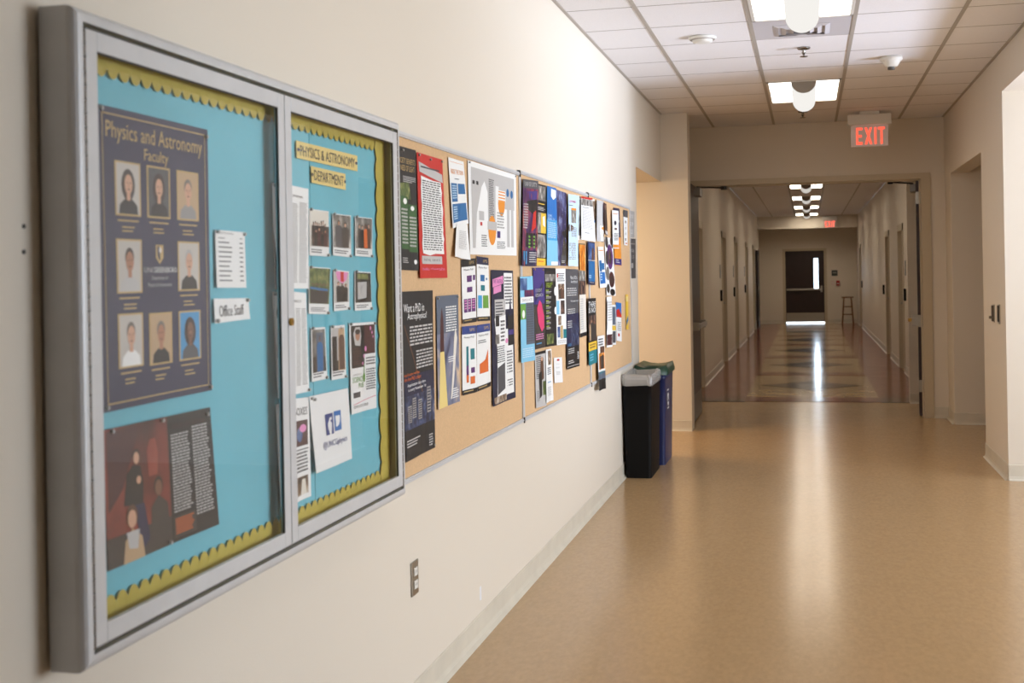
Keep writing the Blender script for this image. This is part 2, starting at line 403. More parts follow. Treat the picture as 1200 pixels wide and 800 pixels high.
# ------------------------------------------------------------------ text
TXT = {}
def text_mesh(s):
    if s not in TXT:
        cu = bpy.data.curves.new('txt', 'FONT'); cu.body = s; cu.resolution_u = 2; cu.fill_mode = 'FRONT'
        o = bpy.data.objects.new('txt', cu); me = o.to_mesh()
        vs = [tuple(v.co) for v in me.vertices]; fs = [tuple(p.vertices) for p in me.polygons]
        o.to_mesh_clear(); bpy.data.objects.remove(o); bpy.data.curves.remove(cu)
        x0 = min(v[0] for v in vs); x1 = max(v[0] for v in vs); y0 = min(v[1] for v in vs); y1 = max(v[1] for v in vs)
        TXT[s] = ([((a-x0)/(x1-x0), (b-y0)/(y1-y0)) for a, b, _ in vs], fs, (x1-x0)/(y1-y0))
    return TXT[s]

# ------------------------------------------------------------------ exit signs
red_glow = emitter('exit_letters', (1, .09, .05), 1.6)
plate_m = mat('exit_plate', (206, 186, 176), .3, emit=.12)
def exit_sign(x0, x1, y, ztop, label, canopy=True):
    t = thing('exit_sign', label, 'exit sign', ((x0+x1)/2, y, ztop), 'lit exit signs')
    box('housing', x0, x1, y-.045, y+.045, ztop-.11, ztop-.012, white_pl, t, .006)
    if canopy: box('canopy', x0+.11, x1-.11, y-.03, y+.03, ztop-.012, H, white_pl, t)
    px0, px1, pz0, pz1 = x0+.03, x1-.03, ztop-.315, ztop-.11
    pl = box('panel', px0, px1, y-.006, y+.006, pz0, pz1, plate_m, t, .002)
    W_, H_ = px1-px0, pz1-pz0
    vs, fs, _ = text_mesh('EXIT')
    mb = MB(); z = y-.0075
    st = .16
    def R(a, b, c, d): mb.box(px0+W_*a, px0+W_*c, z-.001, z+.001, pz1-H_*d, pz1-H_*b, red_glow)
    def G(pts): mb.prism([(px0+W_*a, pz1-H_*b) for a, b in pts], 'y', z-.001, z+.001, red_glow)
    v0, v1 = .12, .90; th = .075
    # E
    R(.14, v0, .14+.05, v1, ); R(.19, v0, .31, v0+.11); R(.19, (v0+v1)/2-.055, .29, (v0+v1)/2+.055); R(.19, v1-.11, .31, v1)
    # X
    G([(.37, v0), (.43, v0), (.57, v1), (.51, v1)]); G([(.51, v0), (.57, v0), (.43, v1), (.37, v1)])
    R(.63, v0, .685, v1); R(.73, v0, .91, v0+.11); R(.793, v0+.11, .848, v1)
    mb.build('letters', pl)
    return t
exit_sign(1.722, 2.122, 12.0, 2.966, 'lit exit sign with red letters hanging from the ceiling in front of the header wall')
exit_sign(1.73, 2.12, 33.9, 2.95, 'small far exit sign with red letters below the last ceiling light', False)

# ------------------------------------------------------------------ papers
def hexc(k):
    P = {'white': (238,238,236), 'offwhite': (226,220,208), 'black': (24,23,25), 'ink': (70,70,74), 'grey': (150,147,144), 'lgrey': (190,188,186), 'navy': (32,34,68), 'dnavy': (28,30,58),
         'gold': (196,166,110), 'red': (196,38,30), 'orange': (232,146,44), 'dorange': (218,104,36), 'blue': (34,104,160), 'sky': (130,196,226), 'lblue': (196,222,240), 'cyan': (60,160,214),
         'green': (52,92,46), 'lgreen': (104,158,60), 'lime': (168,196,60), 'teal': (24,120,130), 'purple': (92,44,110), 'violet': (62,48,120), 'pink': (214,60,110), 'rose': (226,140,190), 'yellow': (230,190,60),
         'skin': (206,160,132), 'skin2': (176,124,96), 'skin3': (120,82,62), 'hair': (52,38,32), 'hair2': (120,112,104), 'brown': (92,62,46), 'tan': (190,160,124), 'dgrey': (78,78,82), 'silver': (176,174,172), 'maroon': (70,30,32),
         'fb': (40,62,130), 'tw': (34,110,184), 'cream': (230,206,130), 'photo_bg': (196,190,182), 'dkphoto': (60,54,50), 'forest': (70,90,50), 'wallblue': (70,150,200), 'slate': (90,100,116)}
    return mat('print_'+k, P[k], .5) if k in P else MATS[k]
ramp_mat('print_space', [(.25, (22,20,38)), (.5, (58,52,96)), (.62, (120,128,170)), (.8, (200,210,230))], 9, distort=.6)
ramp_mat('print_nebula', [(.2, (20,14,26)), (.45, (74,36,86)), (.6, (150,60,70)), (.75, (210,90,50))], 8, distort=.8)
ramp_mat('print_flame', [(.25, (90,40,14)), (.5, (214,120,30)), (.75, (246,206,110))], 14, distort=1.)
ramp_mat('print_rocket', [(.3, (60,64,90)), (.5, (120,126,150)), (.7, (226,196,160)), (.85, (250,240,220))], 7, distort=.7)
ramp_mat('print_city', [(.3, (22,24,40)), (.5, (40,48,78)), (.62, (70,84,120)), (.75, (180,160,130))], 30)
ramp_mat('print_mono', [(.3, (40,38,38)), (.5, (130,126,120)), (.7, (214,208,200))], 22)
ramp_mat('print_scene', [(.3, (50,46,44)), (.48, (120,96,76)), (.6, (176,156,134)), (.75, (222,214,204))], 26)
ramp_mat('print_forest', [(.3, (36,48,24)), (.5, (84,104,52)), (.66, (150,150,90)), (.8, (200,196,150))], 34)
ramp_mat('print_redroom', [(.3, (60,20,18)), (.5, (120,44,34)), (.7, (160,70,54))], 5)
ramp_mat('print_redglow', [(.3, (120, 44, 34)), (.6, (170, 80, 64)), (.8, (190, 110, 90))], 5)
ramp_mat('print_bluephoto', [(.3, (26,44,84)), (.5, (52,84,140)), (.7, (150,180,210))], 12)
ramp_mat('print_darkphoto', [(.3, (22,20,22)), (.5, (62,50,48)), (.7, (150,110,90))], 18)

RNG = random.Random(7)
class Paper:
    def __init__(s, name, label, cat, px, X=.014, col='white', curl=.004, ph=0., lift=.0, group=None, waves=1.5):
        s.c = [at(a, b, X) for a, b in px]; s.X = X; s.curl = curl; s.ph = ph; s.lift = lift; s.waves = waves
        s.name = name; s.buckets = {}; s.boxes = []; s.label = label; s.cat = cat; s.group = group; s.col = hexc(col)
        (a, b, c, d) = s.c; s.W = (abs(b[0]-a[0]) + abs(c[0]-d[0]))/2; s.Hh = (abs(a[1]-d[1]) + abs(b[1]-c[1]))/2
    def pos(s, u, v, off=0.):
        a, b, c, d = s.c
        y = (a[0]*(1-u)+b[0]*u)*(1-v) + (d[0]*(1-u)+c[0]*u)*v; z = (a[1]*(1-u)+b[1]*u)*(1-v) + (d[1]*(1-u)+c[1]*u)*v
        x = s.X + s.curl*(.5+.5*sin(s.waves*pi*u*1.3 + s.ph + 1.1*v))*(.25+.75*v) + s.lift*v*v + off
        return (x, y, z)
    def lay(s, u0, v0, u1, v1):
        l = 1 + max([L for (a, b, c, d, L) in s.boxes if a < u1-1e-4 and c > u0+1e-4 and b < v1-1e-4 and d > v0+1e-4] or [0])
        s.boxes.append((u0, v0, u1, v1, l)); return .0006 + .00022*l
    def B(s, part):
        if part in ('panel', 'chart', 'body_text', 'pin', 'dot', 'rule', 'footer'): s.uid = getattr(s, 'uid', 0) + 1; part = '%s#%d' % (part, s.uid)
        return s.buckets.setdefault(part, MB())
    def patch(s, u0, v0, u1, v1, m, mb, off):
        nu = max(1, math.ceil((u1-u0)*6)); nv = max(1, math.ceil((v1-v0)*8))
        vs = [s.pos(u0+(u1-u0)*i/nu, v0+(v1-v0)*j/nv, off) for j in range(nv+1) for i in range(nu+1)]
        mb.add(vs, [(j*(nu+1)+i, j*(nu+1)+i+1, (j+1)*(nu+1)+i+1, (j+1)*(nu+1)+i) for j in range(nv) for i in range(nu)], m)
    def r(s, u0, v0, u1, v1, c, part='panel'):
        s.patch(u0, v0, u1, v1, hexc(c), s.B(part), s.lay(u0, v0, u1, v1)); return s
    def e(s, cu, cv, ru, rv, c, part='panel', n=14, a0=0, a1=2*pi):
        off = s.lay(cu-ru, cv-rv, cu+ru, cv+rv)
        s.shape([(cu+ru*cos(a0+(a1-a0)*k/n), cv+rv*sin(a0+(a1-a0)*k/n)) for k in range(n)], off, s.B(part), hexc(c)); return s
    def shape(s, pts, off, mb, m):
        """flat outline cut along the sheet's own grid so that it follows the curl"""
        bm = bmesh.new(); bm.faces.new([bm.verts.new((u, v, 0)) for u, v in pts]); bmesh.ops.triangulate(bm, faces=bm.faces[:])
        us = [p[0] for p in pts]; vv = [p[1] for p in pts]
        for ax, lo, hi, n in ((0, min(us), max(us), 7), (1, min(vv), max(vv), 10)):
            for k in range(1, n):
                q = k/n
                if lo+1e-3 < q < hi-1e-3:
                    no = (1, 0, 0) if ax == 0 else (0, 1, 0)
                    bmesh.ops.bisect_plane(bm, geom=bm.verts[:]+bm.edges[:]+bm.faces[:], plane_co=(q*(ax == 0), q*(ax == 1), 0), plane_no=no)
        bm.verts.index_update()
        mb.add([s.pos(v.co.x, v.co.y, off) for v in bm.verts], [tuple(v.index for v in f.verts) for f in bm.faces], m); bm.free()
    def g(s, pts, c, part='panel'):
        us = [p[0] for p in pts]; vv = [p[1] for p in pts]; off = s.lay(min(us), min(vv), max(us), max(vv))
        s.shape(pts, off, s.B(part), hexc(c)); return s
    def l(s, u0, v0, u1, v1, n, c='ink', part='body_text', rag=.3, duty=.42):
        off = s.lay(u0, v0, u1, v1); mb = s.B(part); h = (v1-v0)/n; m = hexc(c)
        for k in range(n):
            e = u1 - (u1-u0)*RNG.random()*rag; v = v0 + h*k; s.patch(u0, v, e, v+h*duty, m, mb, off)
        return s
    def words(s, u0, v0, u1, v1, n, c='ink', part='body_text', duty=.5):
        off = s.lay(u0, v0, u1, v1); mb = s.B(part); h = (v1-v0)/n; m = hexc(c)
        for k in range(n):
            u = u0; v = v0+h*k
            while u < u1-.02:
                w_ = min(u1-u, (u1-u0)*RNG.uniform(.08, .22)); s.patch(u, v, u+w_, v+h*duty, m, mb, off); u += w_+(u1-u0)*.035
        return s
    def t(s, txt, cu, cv, w, h, c='ink', part='heading'):
        vs, fs, _ = text_mesh(txt); off = s.lay(cu-w/2, cv-h/2, cu+w/2, cv+h/2)
        s.B(part).add([s.pos(cu-w/2+w*a, cv+h/2-h*b, off) for a, b in vs], fs, hexc(c)); return s
    def portrait(s, u0, v0, u1, v1, bg, skin, hair, top, long=False, part='portrait', frame='gold'):
        w_, h = u1-u0, v1-v0; cu = (u0+u1)/2
        s.r(u0-.012, v0-.006, u1+.012, v1+.006, frame, part).r(u0, v0, u1, v1, bg, part)
        if long: s.e(cu, v0+h*.42, w_*.30, h*.32, hair, part)
        s.g([(u0+w_*.08, v1), (u0+w_*.12, v0+h*.82), (cu-w_*.16, v0+h*.7), (cu+w_*.16, v0+h*.7), (u1-w_*.12, v0+h*.82), (u1-w_*.08, v1)], top, part)
        s.r(cu-w_*.08, v0+h*.56, cu+w_*.08, v0+h*.73, skin, part)
        if not long: s.e(cu, v0+h*.32, w_*.2, h*.19, hair, part)
        s.e(cu, v0+h*.41, w_*.175, h*.2, skin, part)
        for q in (-1, 1): s.e(cu+q*w_*.07, v0+h*.38, w_*.025, h*.014, 'hair', part, 8)
        s.g([(cu-w_*.012, v0+h*.4), (cu+w_*.012, v0+h*.4), (cu+w_*.02, v0+h*.46), (cu-w_*.02, v0+h*.46)], 'skin2', part)
        s.e(cu, v0+h*.51, w_*.06, h*.012, 'maroon', part, 8); return s
    def crowd(s, u0, v0, u1, v1, n, bg='print_scene', tops=('black', 'dkphoto', 'navy', 'brown', 'offwhite'), part='photo', size=.4, skins=('skin', 'skin2', 'skin3')):
        s.r(u0, v0, u1, v1, bg, part); w_, h = u1-u0, v1-v0
        for k in range(n):
            cu = u0 + w_*(.12+.76*(k+.5)/n); hh = h*size*RNG.uniform(.9, 1.15); b = v1 - h*.02; pw = w_*.38/n
            tp = b - hh*1.5
            s.g([(cu-pw, b), (cu-pw*1.15, tp+hh*.35), (cu-pw*.5, tp+hh*.22), (cu+pw*.5, tp+hh*.22), (cu+pw*1.15, tp+hh*.35), (cu+pw, b)], RNG.choice(tops), part)
            s.e(cu, tp+hh*.05, min(pw*.66, w_*.08), hh*.15, 'hair', part, 10); s.e(cu, tp+hh*.09, min(pw*.5, w_*.062), hh*.12, RNG.choice(skins), part, 10)
        return s
    def pins(s, pts=((.05, .02), (.95, .02)), c='silver'):
        for u, v in pts:
            x, y, z = s.pos(u, v, .001); s.B('pin').cyl((x, y, z), (x+.006, y, z), .004, hexc(c), 8)
        return s
    def done(s):
        nu, nv = 7, 10
        mb = MB(); vs = [s.pos(i/nu, j/nv) for j in range(nv+1) for i in range(nu+1)]; n = len(vs)
        vs += [(x-.0005, y, z) for x, y, z in vs]; W1 = nu+1
        fs = [(j*W1+i, j*W1+i+1, (j+1)*W1+i+1, (j+1)*W1+i) for j in range(nv) for i in range(nu)]
        fs += [tuple(n+k for k in reversed(f)) for f in fs]
        ring = [i for i in range(W1)] + [j*W1+nu for j in range(1, nv+1)] + [nv*W1+i for i in range(nu-1, -1, -1)] + [j*W1 for j in range(nv-1, 0, -1)]
        fs += [(ring[k], ring[(k+1) % len(ring)], n+ring[(k+1) % len(ring)], n+ring[k]) for k in range(len(ring))]
        mb.add(vs, fs, s.col, False)
        o = tag(mb.build(s.name), s.label, s.cat, s.group)
        for part, b in s.buckets.items(): b.build(part.split('#')[0], o)
        return o

# ------------------------------------------------------------------ display case
YA, YB, ZA, ZB = 1.90, 3.665, .79, 1.975
case = thing('display_case', 'large aluminium wall display case with two glass doors in the foreground', 'display case', (0, (YA+YB)/2, ZA))
# body: four profiles with a rounded outer front edge
rad = .018
def prof(sgn, o):      # section (distance from outer edge, x)
    return [(0, .008), (0, .080-rad)] + [(rad-rad*cos(a), .080-rad+rad*sin(a)) for a in (pi/8, pi/4, 3*pi/8)] + [(rad, .080), (.026, .080), (.026, .066), (.026, .008)]
P0 = prof(1, 0)
def rail(name, kind):
    mb = MB(); rings = []
    for d, x in P0:
        rings.append((d, x))
    n = len(rings)
    if kind == 'L': A = [(x, YA+d, ZA+d) for d, x in rings]; B_ = [(x, YA+d, ZB-d) for d, x in rings]
    if kind == 'R': A = [(x, YB-d, ZA+d) for d, x in rings]; B_ = [(x, YB-d, ZB-d) for d, x in rings]
    if kind == 'T': A = [(x, YA+d, ZB-d) for d, x in rings]; B_ = [(x, YB-d, ZB-d) for d, x in rings]
    if kind == 'B': A = [(x, YA+d, ZA+d) for d, x in rings]; B_ = [(x, YB-d, ZA+d) for d, x in rings]
    mb.add(A+B_, [(i, (i+1) % n, n+(i+1) % n, n+i) for i in range(n)], alum, False)
    return mb.build(name, case)
for k in 'LRTB': rail('case_frame', k)
box('back_panel', .008, .0405, YA+.026, YB-.026, ZA+.026, ZB-.026, mat('panel_grey', (150, 148, 140), .7), case)
# turquoise backing paper in two sheets
box('backing_paper', .041, .0422, YA+.03, 3.02, ZA+.03, ZB-.03, turq, case)
mb = MB(); mb.box(.041, .0434, 3.02, 3.605, ZA+.03, ZB-.03, turq); mb.build('backing_paper', case)
# scalloped border along top, right and bottom
def scallop(pts_fn, a, b, step, depth, name):
    mb = MB(); k = 0; n = int(round((b-a)/step))
    for i in range(n):
        u0 = a+(b-a)*i/n; u1 = a+(b-a)*(i+1)/n
        arc = [(u0+(u1-u0)*q/8, depth*sin(pi*q/8)**.7) for q in range(9)]
        vs = [pts_fn(u, 0, 0) for u, _ in arc] + [pts_fn(u, d, 1) for u, d in arc]
        mb.add(vs, [(q, q+1, 10+q, 9+q) for q in range(8)], yellow)
    return mb.build(name, case)
zt_in = 1.886; zb_in = .878; yr_in = 3.527
box('side_liner', .041, .0675, 3.606, YB-.026, ZA+.027, ZB-.027, mat('liner_olive', (150, 146, 112), .5), case)  # aluminium case side; the yellow border's reflection is put into its colour
scallop(lambda u, d, e: (.0450 + .003*e, u, zt_in - d if e else ZB-.03), YA+.03, yr_in+.02, .040, .017, 'scalloped_border')
scallop(lambda u, d, e: (.0450 + .003*e, u, zb_in + d if e else ZA+.03), YA+.03, yr_in+.02, .040, .017, 'scalloped_border')
scallop(lambda u, d, e: (.0460 + .003*e, yr_in - d if e else 3.605, u), ZA+.05, ZB-.05, .075, .014, 'scalloped_border')
mb = MB()
for k in range(150):
    z = ZA+.05 + k*(ZB-ZA-.1)/150; mb.box(.0461, .0476, yr_in+.006, 3.603, z, z+.003, yellow)
tag(mb.build('corrugation', case), kind='stuff')
def door(y0, y1, hinge_side):
    z0_, z1_ = ZA+.036, ZB-.036; fw = .036
    mb = MB(); mb.box(.068, .0795, y0, y0+fw, z0_, z1_, alum); mb.box(.068, .0795, y1-fw, y1, z0_, z1_, alum)
    mb.box(.068, .0795, y0+fw, y1-fw, z1_-fw, z1_, alum); mb.box(.068, .0795, y0+fw, y1-fw, z0_, z0_+fw, alum)
    d = mb.build('door', case, bevel=.0012)
    g_ = box('glass_pane', .0715, .0745, y0+fw-.004, y1-fw+.004, z0_+fw-.004, z1_-fw+.004, glass, d)
    mb = MB()
    gk = alum_dark
    mb.box(.0735, .0765, y0+fw, y0+fw+.003, z0_+fw, z1_-fw, gk); mb.box(.0735, .0765, y1-fw-.003, y1-fw, z0_+fw, z1_-fw, gk)
    mb.box(.0735, .0765, y0+fw, y1-fw, z1_-fw-.003, z1_-fw, gk)
    mb.build('gasket', d)
    yh = y0-.0035 if hinge_side < 0 else y1+.0035
    mb = MB(); mb.box(.066, .074, yh-.004, yh+.004, z0_, z1_, alum_dark)
    n = 44
    for k in range(n):
        za = z0_ + (z1_-z0_)*k/n; zb = za + (z1_-z0_)/n*.86
        mb.cyl((.077, yh, za), (.077, yh, zb), .0038, mat('hinge_metal', (110, 100, 90), .4, metal=.8), 6)
    tag(mb.build('piano_hinge', d), kind='stuff')
    return d
YM = 2.785
door(YA+.0345, YM-.002, -1); right_door = door(YM+.002, YB-.0345, 1)
# black reveal lines top and bottom of the doors
box('reveal', .070, .078, YA+.03, YB-.03, ZB-.036, ZB-.033, alum_dark, case); box('reveal', .070, .078, YA+.03, YB-.03, ZA+.033, ZA+.036, alum_dark, case)
ly, lz = at(340.5, 377, .08)
mb = MB(); mb.cyl((.079, ly, lz), (.086, ly, lz), .0095, brass, 18).cyl((.086, ly, lz), (.087, ly, lz), .006, brass, 14).box(.087, .0874, ly-.001, ly+.001, lz-.004, lz+.004, alum_dark)
mb.build('lock', right_door)

# papers inside the case
XC_ = .0475
p = Paper('poster', 'navy faculty poster with eight framed portraits in the display case', 'poster', [(112.5, 121), (243, 152), (247, 457), (119.5, 484)], XC_, 'navy', .003)
p.r(.035, .022, .965, .026, 'gold', 'border_line').r(.035, .974, .965, .978, 'gold', 'border_line').r(.035, .022, .04, .978, 'gold', 'border_line').r(.96, .022, .965, .978, 'gold', 'border_line')
p.t('Physics and Astronomy', .5, .082, .87, .072, 'gold').t('Faculty', .49, .145, .22, .052, 'gold', 'heading')
row = [(.215, .235, [(200, 196, 190)]), ]
def nm(u, v): p.l(u-.09, v, u+.09, v+.012, 1, 'gold', 'caption', .1).l(u-.055, v+.022, u+.055, v+.048, 2, 'gold', 'caption', .3, .35)
for i, (cu, v, bg, sk, hr, top, lg) in enumerate([(.235, .18, 'photo_bg', 'skin', 'hair', 'black', True), (.505, .18, 'dgrey', 'skin', 'hair', 'black', True), (.785, .18, 'tan', 'skin', 'hair2', 'grey', False),
        (.235, .44, 'photo_bg', 'skin2', 'hair', 'lgrey', False), (.785, .44, 'photo_bg', 'skin', 'silver', 'black', False),
        (.235, .69, 'photo_bg', 'skin', 'hair2', 'white', False), (.505, .695, 'tan', 'skin2', 'hair2', 'black', False), (.785, .695, 'wallblue', 'skin3', 'hair', 'dgrey', True)]):
    p.portrait(cu-.095, v, cu+.095, v+.17, bg, sk, hr, top, lg, 'portrait#%d' % i); nm(cu, v+.19)
p.g([(.47, .45), (.54, .45), (.54, .495), (.505, .518), (.47, .495)], 'gold', 'logo').g([(.482, .455), (.502, .455), (.51, .50), (.502, .507), (.485, .49)], 'navy', 'logo').e(.51, .468, .012, .010, 'offwhite', 'logo')
p.t('UNC', .41, .538, .10, .018, 'lgrey', 'logo').t('GREENSBORO', .56, .538, .21, .019, 'white', 'logo').t('Department of', .505, .568, .15, .016, 'lgrey', 'caption').t('Physics & Astronomy', .505, .592, .22, .016, 'lgrey', 'caption')
p.pins(((.025, .012), (.975, .03), (.02, .985), (.975, .985))).done()
p = Paper('magazine_page', 'dark magazine spread showing three people in a red room, lower left in the display case', 'magazine page', [(120.5, 504), (246, 477), (255.7, 614), (124.4, 669.5)], XC_, 'black', .003)
p.r(0, 0, .55, 1, 'print_redroom', 'photo').r(0, .78, .55, 1, 'dkphoto', 'photo').g([(.02, .02), (.3, .02), (.14, .45), (.02, .6)], 'maroon', 'photo').g([(.36, .42), (.35, .22), (.38, .14), (.43, .14), (.45, .25), (.44, .42)], 'print_redglow', 'photo')
p.g([(.14, .58), (.17, .36), (.22, .30), (.29, .32), (.31, .45), (.30, .62)], 'black', 'photo').g([(.22, .60), (.31, .60), (.35, .88), (.28, .95)], 'navy', 'photo').e(.255, .245, .034, .06, 'hair', 'photo').e(.255, .255, .025, .045, 'skin', 'photo').e(.27, .42, .02, .03, 'skin', 'photo')
p.g([(.36, .95), (.37, .66), (.44, .58), (.52, .66), (.54, .95)], 'dkphoto', 'photo').e(.44, .51, .042, .075, 'hair', 'photo').e(.44, .525, .032, .06, 'skin3', 'photo')
p.g([(.12, 1), (.14, .84), (.20, .76), (.28, .84), (.30, 1)], 'tan', 'photo').e(.20, .67, .048, .085, 'brown', 'photo').e(.20, .69, .036, .068, 'skin', 'photo').g([(.15, .78), (.26, .78), (.24, .92), (.17, .9)], 'lgrey', 'photo')
p.t('VOICES ON THE RISE', .76, .09, .34, .035, 'maroon').words(.58, .15, .76, .78, 26, 'lgrey').words(.79, .12, .96, .86, 30, 'lgrey').r(.57, .80, .78, .97, 'dkphoto').l(.585, .82, .76, .95, 7, 'dorange', 'body_text', .2)
p.pins(((.06, .02), (.5, .02), (.95, .05), (.52, .98))).done()
p = Paper('notice', 'small typed staff list pinned above the Office Staff strip', 'notice', [(252, 269), (286.7, 272), (287.5, 337), (253, 337)], XC_, 'white', .003)
p.t('Staff Directory', .35, .05, .5, .045).l(.08, .13, .3, .16, 1).l(.8, .12, .95, .15, 1)
for k in range(9): p.l(.08, .2+.083*k, .55, .225+.083*k, 1, 'ink', 'body_text', .3, .8).l(.8, .2+.083*k, .92, .225+.083*k, 1, 'ink', 'body_text', .1, .8)
p.pins(((.05, .03), (.95, .04))).done()
p = Paper('paper_strip', 'white paper strip reading Office Staff', 'notice', [(250.4, 350), (291, 349), (292, 373.6), (250.8, 379)], XC_, 'white', .003)
p.t('Office Staff', .48, .52, .72, .48, 'ink').pins(((.95, .1), (.05, .9))).done()
p = Paper('notice', 'page with a grey figure, uppermost page left of the joint between the case doors', 'notice', [(318.5, 214), (337, 217), (337, 338), (321, 338.7)], XC_, 'white', .004)
p.g([(.25, .75), (.2, .45), (.5, .3), (.9, .34), (.9, .75)], 'lgrey', 'picture').e(.45, .3, .15, .06, 'hair2', 'picture').g([(0, .45), (.12, .7), (.2, 1), (.05, 1)], 'black', 'picture').pins(((.12, .02),)).done()
p = Paper('notice', 'tall page of dense small print right of the door joint, upper one', 'notice', [(338, 216.5), (361.3, 221.3), (360.5, 338), (338, 338)], XC_, 'white', .003)
p.t('JOB POSTING', .40, .10, .6, .03, 'maroon').l(.05, .17, .46, .95, 52, 'grey', 'body_text', .2).l(.52, .15, .94, .95, 54, 'grey', 'body_text', .2).done()
p = Paper('notice', 'page with a small dark haired head left of the door joint, middle one', 'notice', [(319, 342), (337, 342.5), (337, 463), (324, 467)], XC_, 'white', .004)
p.e(.4, .2, .22, .08, 'hair', 'picture').e(.5, .23, .16, .065, 'skin', 'picture').g([(.1, .62), (.2, .34), (.6, .3), (1, .34), (1, .62)], 'lgrey', 'picture').g([(.25, .62), (.9, .62), (.9, .98), (.35, .98)], 'dnavy', 'picture').pins(((.1, .02),)).done()
p = Paper('notice', 'tall page of small print under the upper one, beside the brass lock', 'notice', [(341, 341.5), (358.5, 343), (361.3, 458.5), (341, 463)], XC_, 'white', .003)
p.t('RESULTS', .40, .09, .5, .025).l(.05, .17, .2, .93, 40, 'grey', 'body_text', .1).l(.27, .16, .6, .93, 44, 'grey', 'body_text', .2).l(.65, .16, .95, .93, 44, 'grey', 'body_text', .2).pins(((.95, .98),)).done()
p = Paper('notice', 'narrow page edge left of the door joint, lowest one', 'notice', [(323, 474), (340, 470), (340, 590), (327.5, 597)], XC_, 'white', .004)
p.r(.35, .25, .9, .75, 'slate', 'picture').l(.3, .8, .9, .95, 4).pins(((.2, .02),)).done()
p = Paper('flyer', 'white flyer headed BOXES with two dark pictures', 'flyer', [(341, 467.5), (362, 465), (363.6, 581), (344, 590)], XC_, 'white', .003)
p.t('BOXES', .50, .13, .75, .075, 'ink').r(.2, .22, .88, .47, 'maroon', 'photo').e(.4, .36, .18, .07, 'print_bluephoto', 'photo').e(.6, .30, .2, .04, 'rose', 'photo').r(.14, .5, .9, .51, 'ink', 'rule').words(.2, .53, .85, .74, 6).r(.2, .77, .85, .95, 'print_scene', 'photo#2').g([(.4, .95), (.5, .8), (.7, .8), (.75, .95)], 'offwhite', 'photo#2').done()
# picture cards
LP = [((362, 244.4), (385, 247.5), (385, 300.6), (362, 299)), ((389.4, 250), (410.8, 252.4), (410.8, 301.5), (389.7, 299)), ((415.7, 253.3), (436, 255.7), (435.8, 301.5), (416, 299.7)),
      ((361.7, 312.3), (387, 314), (385, 368.3), (362, 367.5)), ((390.8, 315.8), (409, 318), (409.5, 362.5), (391.5, 364.5)), ((415.7, 317.5), (434.4, 318.8), (435.8, 362.5), (415.7, 364)),
      ((364.5, 384), (381, 383), (383, 443.7), (365, 447.5)), ((387.5, 382), (403.7, 380.5), (405, 442.5), (388, 445.5))]
LT = ['card with a photo of a large group holding certificates, top left of the photo cards', 'card with a photo of two people at laboratory shelves, top middle of the photo cards', 'card with people in orange and dark clothes, top right of the photo cards',
      'card with a photo of a crowd on green forest ground around a blue banner', 'card with a photo of three people before red drapery, centre of the photo cards', 'card with a dark photo of a bright projector screen',
      'card with a photo of one person in blue standing in a corridor', 'card with a photo of one person in tan clothes by a dark doorway']
for i, (px, lb) in enumerate(zip(LP, LT)):
    p = Paper('photo_card', lb, 'photo card', px, XC_, 'white', .002, ph=i, group='photo cards in the display case')
    e = .80
    if i == 0: p.crowd(.03, .02, .97, e, 7, 'offwhite', ('black', 'dkphoto', 'brown'), size=.42); p.crowd(.1, .35, .97, e-.01, 4, 'print_darkphoto', ('maroon', 'black'), size=.5)
    elif i == 1: p.crowd(.03, .02, .97, e, 2, 'print_mono', ('dkphoto', 'dgrey'), size=.5)
    elif i == 2: p.crowd(.03, .02, .97, e, 4, 'print_mono', ('black', 'dorange', 'brown', 'dkphoto'), size=.45)
    elif i == 3: p.r(.02, .02, .98, .78, 'print_forest', 'photo'); p.g([(.05, .42), (.9, .46), (.92, .52), (.05, .47)], 'blue', 'photo'); p.r(.05, .5, .9, .77, 'dkphoto', 'photo'); [p.e(.15+.09*k, .36+.02*(k % 2), .03, .025, 'skin3', 'photo') for k in range(9)]
    elif i == 4: p.crowd(.04, .03, .96, e, 3, 'photo_bg', ('black', 'tan', 'black'), size=.42); p.g([(.1, .03), (.9, .03), (.8, .22), (.5, .33), (.2, .22)], 'rose', 'photo'); p.r(.4, .03, .6, .28, 'red', 'photo')
    elif i == 5: p.r(.03, .03, .97, e, 'black', 'photo'); p.r(.12, .06, .8, .2, 'forest', 'photo'); p.g([(.15, .28), (.7, .26), (.66, .68), (.14, .72)], 'lgrey', 'photo'); p.g([(.7, .3), (.85, .25), (.95, .78), (.66, .78)], 'dkphoto', 'photo'); p.g([(.3, .36), (.45, .36), (.3, .6)], 'silver', 'photo')
    elif i == 6: p.r(.06, .04, .94, .84, 'print_mono', 'photo').r(.06, .55, .94, .84, 'dkphoto', 'photo').crowd(.3, .1, .8, .84, 1, 'slate', ('blue',), size=.6)
    else: p.r(.06, .04, .94, .84, 'lgrey', 'photo').r(.06, .2, .4, .84, 'black', 'photo').r(.4, .65, .94, .84, 'dkphoto', 'photo').crowd(.5, .06, .94, .84, 1, 'tan', ('brown',), size=.6)
    p.l(.08, .86, .85, .96, 3 if i == 3 else 2, 'ink', 'caption', .3).pins(((.06, .01), (.92, .97))).done()
p = Paper('flyer', 'white flyer reading SCIENCE PUB with a dark red astronaut picture on top', 'flyer', [(409, 378.7), (439.5, 376.7), (440, 477.5), (410.7, 485.7)], XC_, 'white', .004)
p.r(.05, .03, .97, .36, 'maroon', 'photo').r(.05, .03, .55, .50, 'black', 'photo').g([(.12, .12), (.2, .05), (.38, .05), (.42, .15), (.38, .26), (.18, .25)], 'lgrey', 'photo').e(.28, .14, .09, .06, 'skin2', 'photo').e(.28, .1, .1, .03, 'hair', 'photo').l(.08, .28, .5, .48, 7, 'maroon', 'body_text', .5)
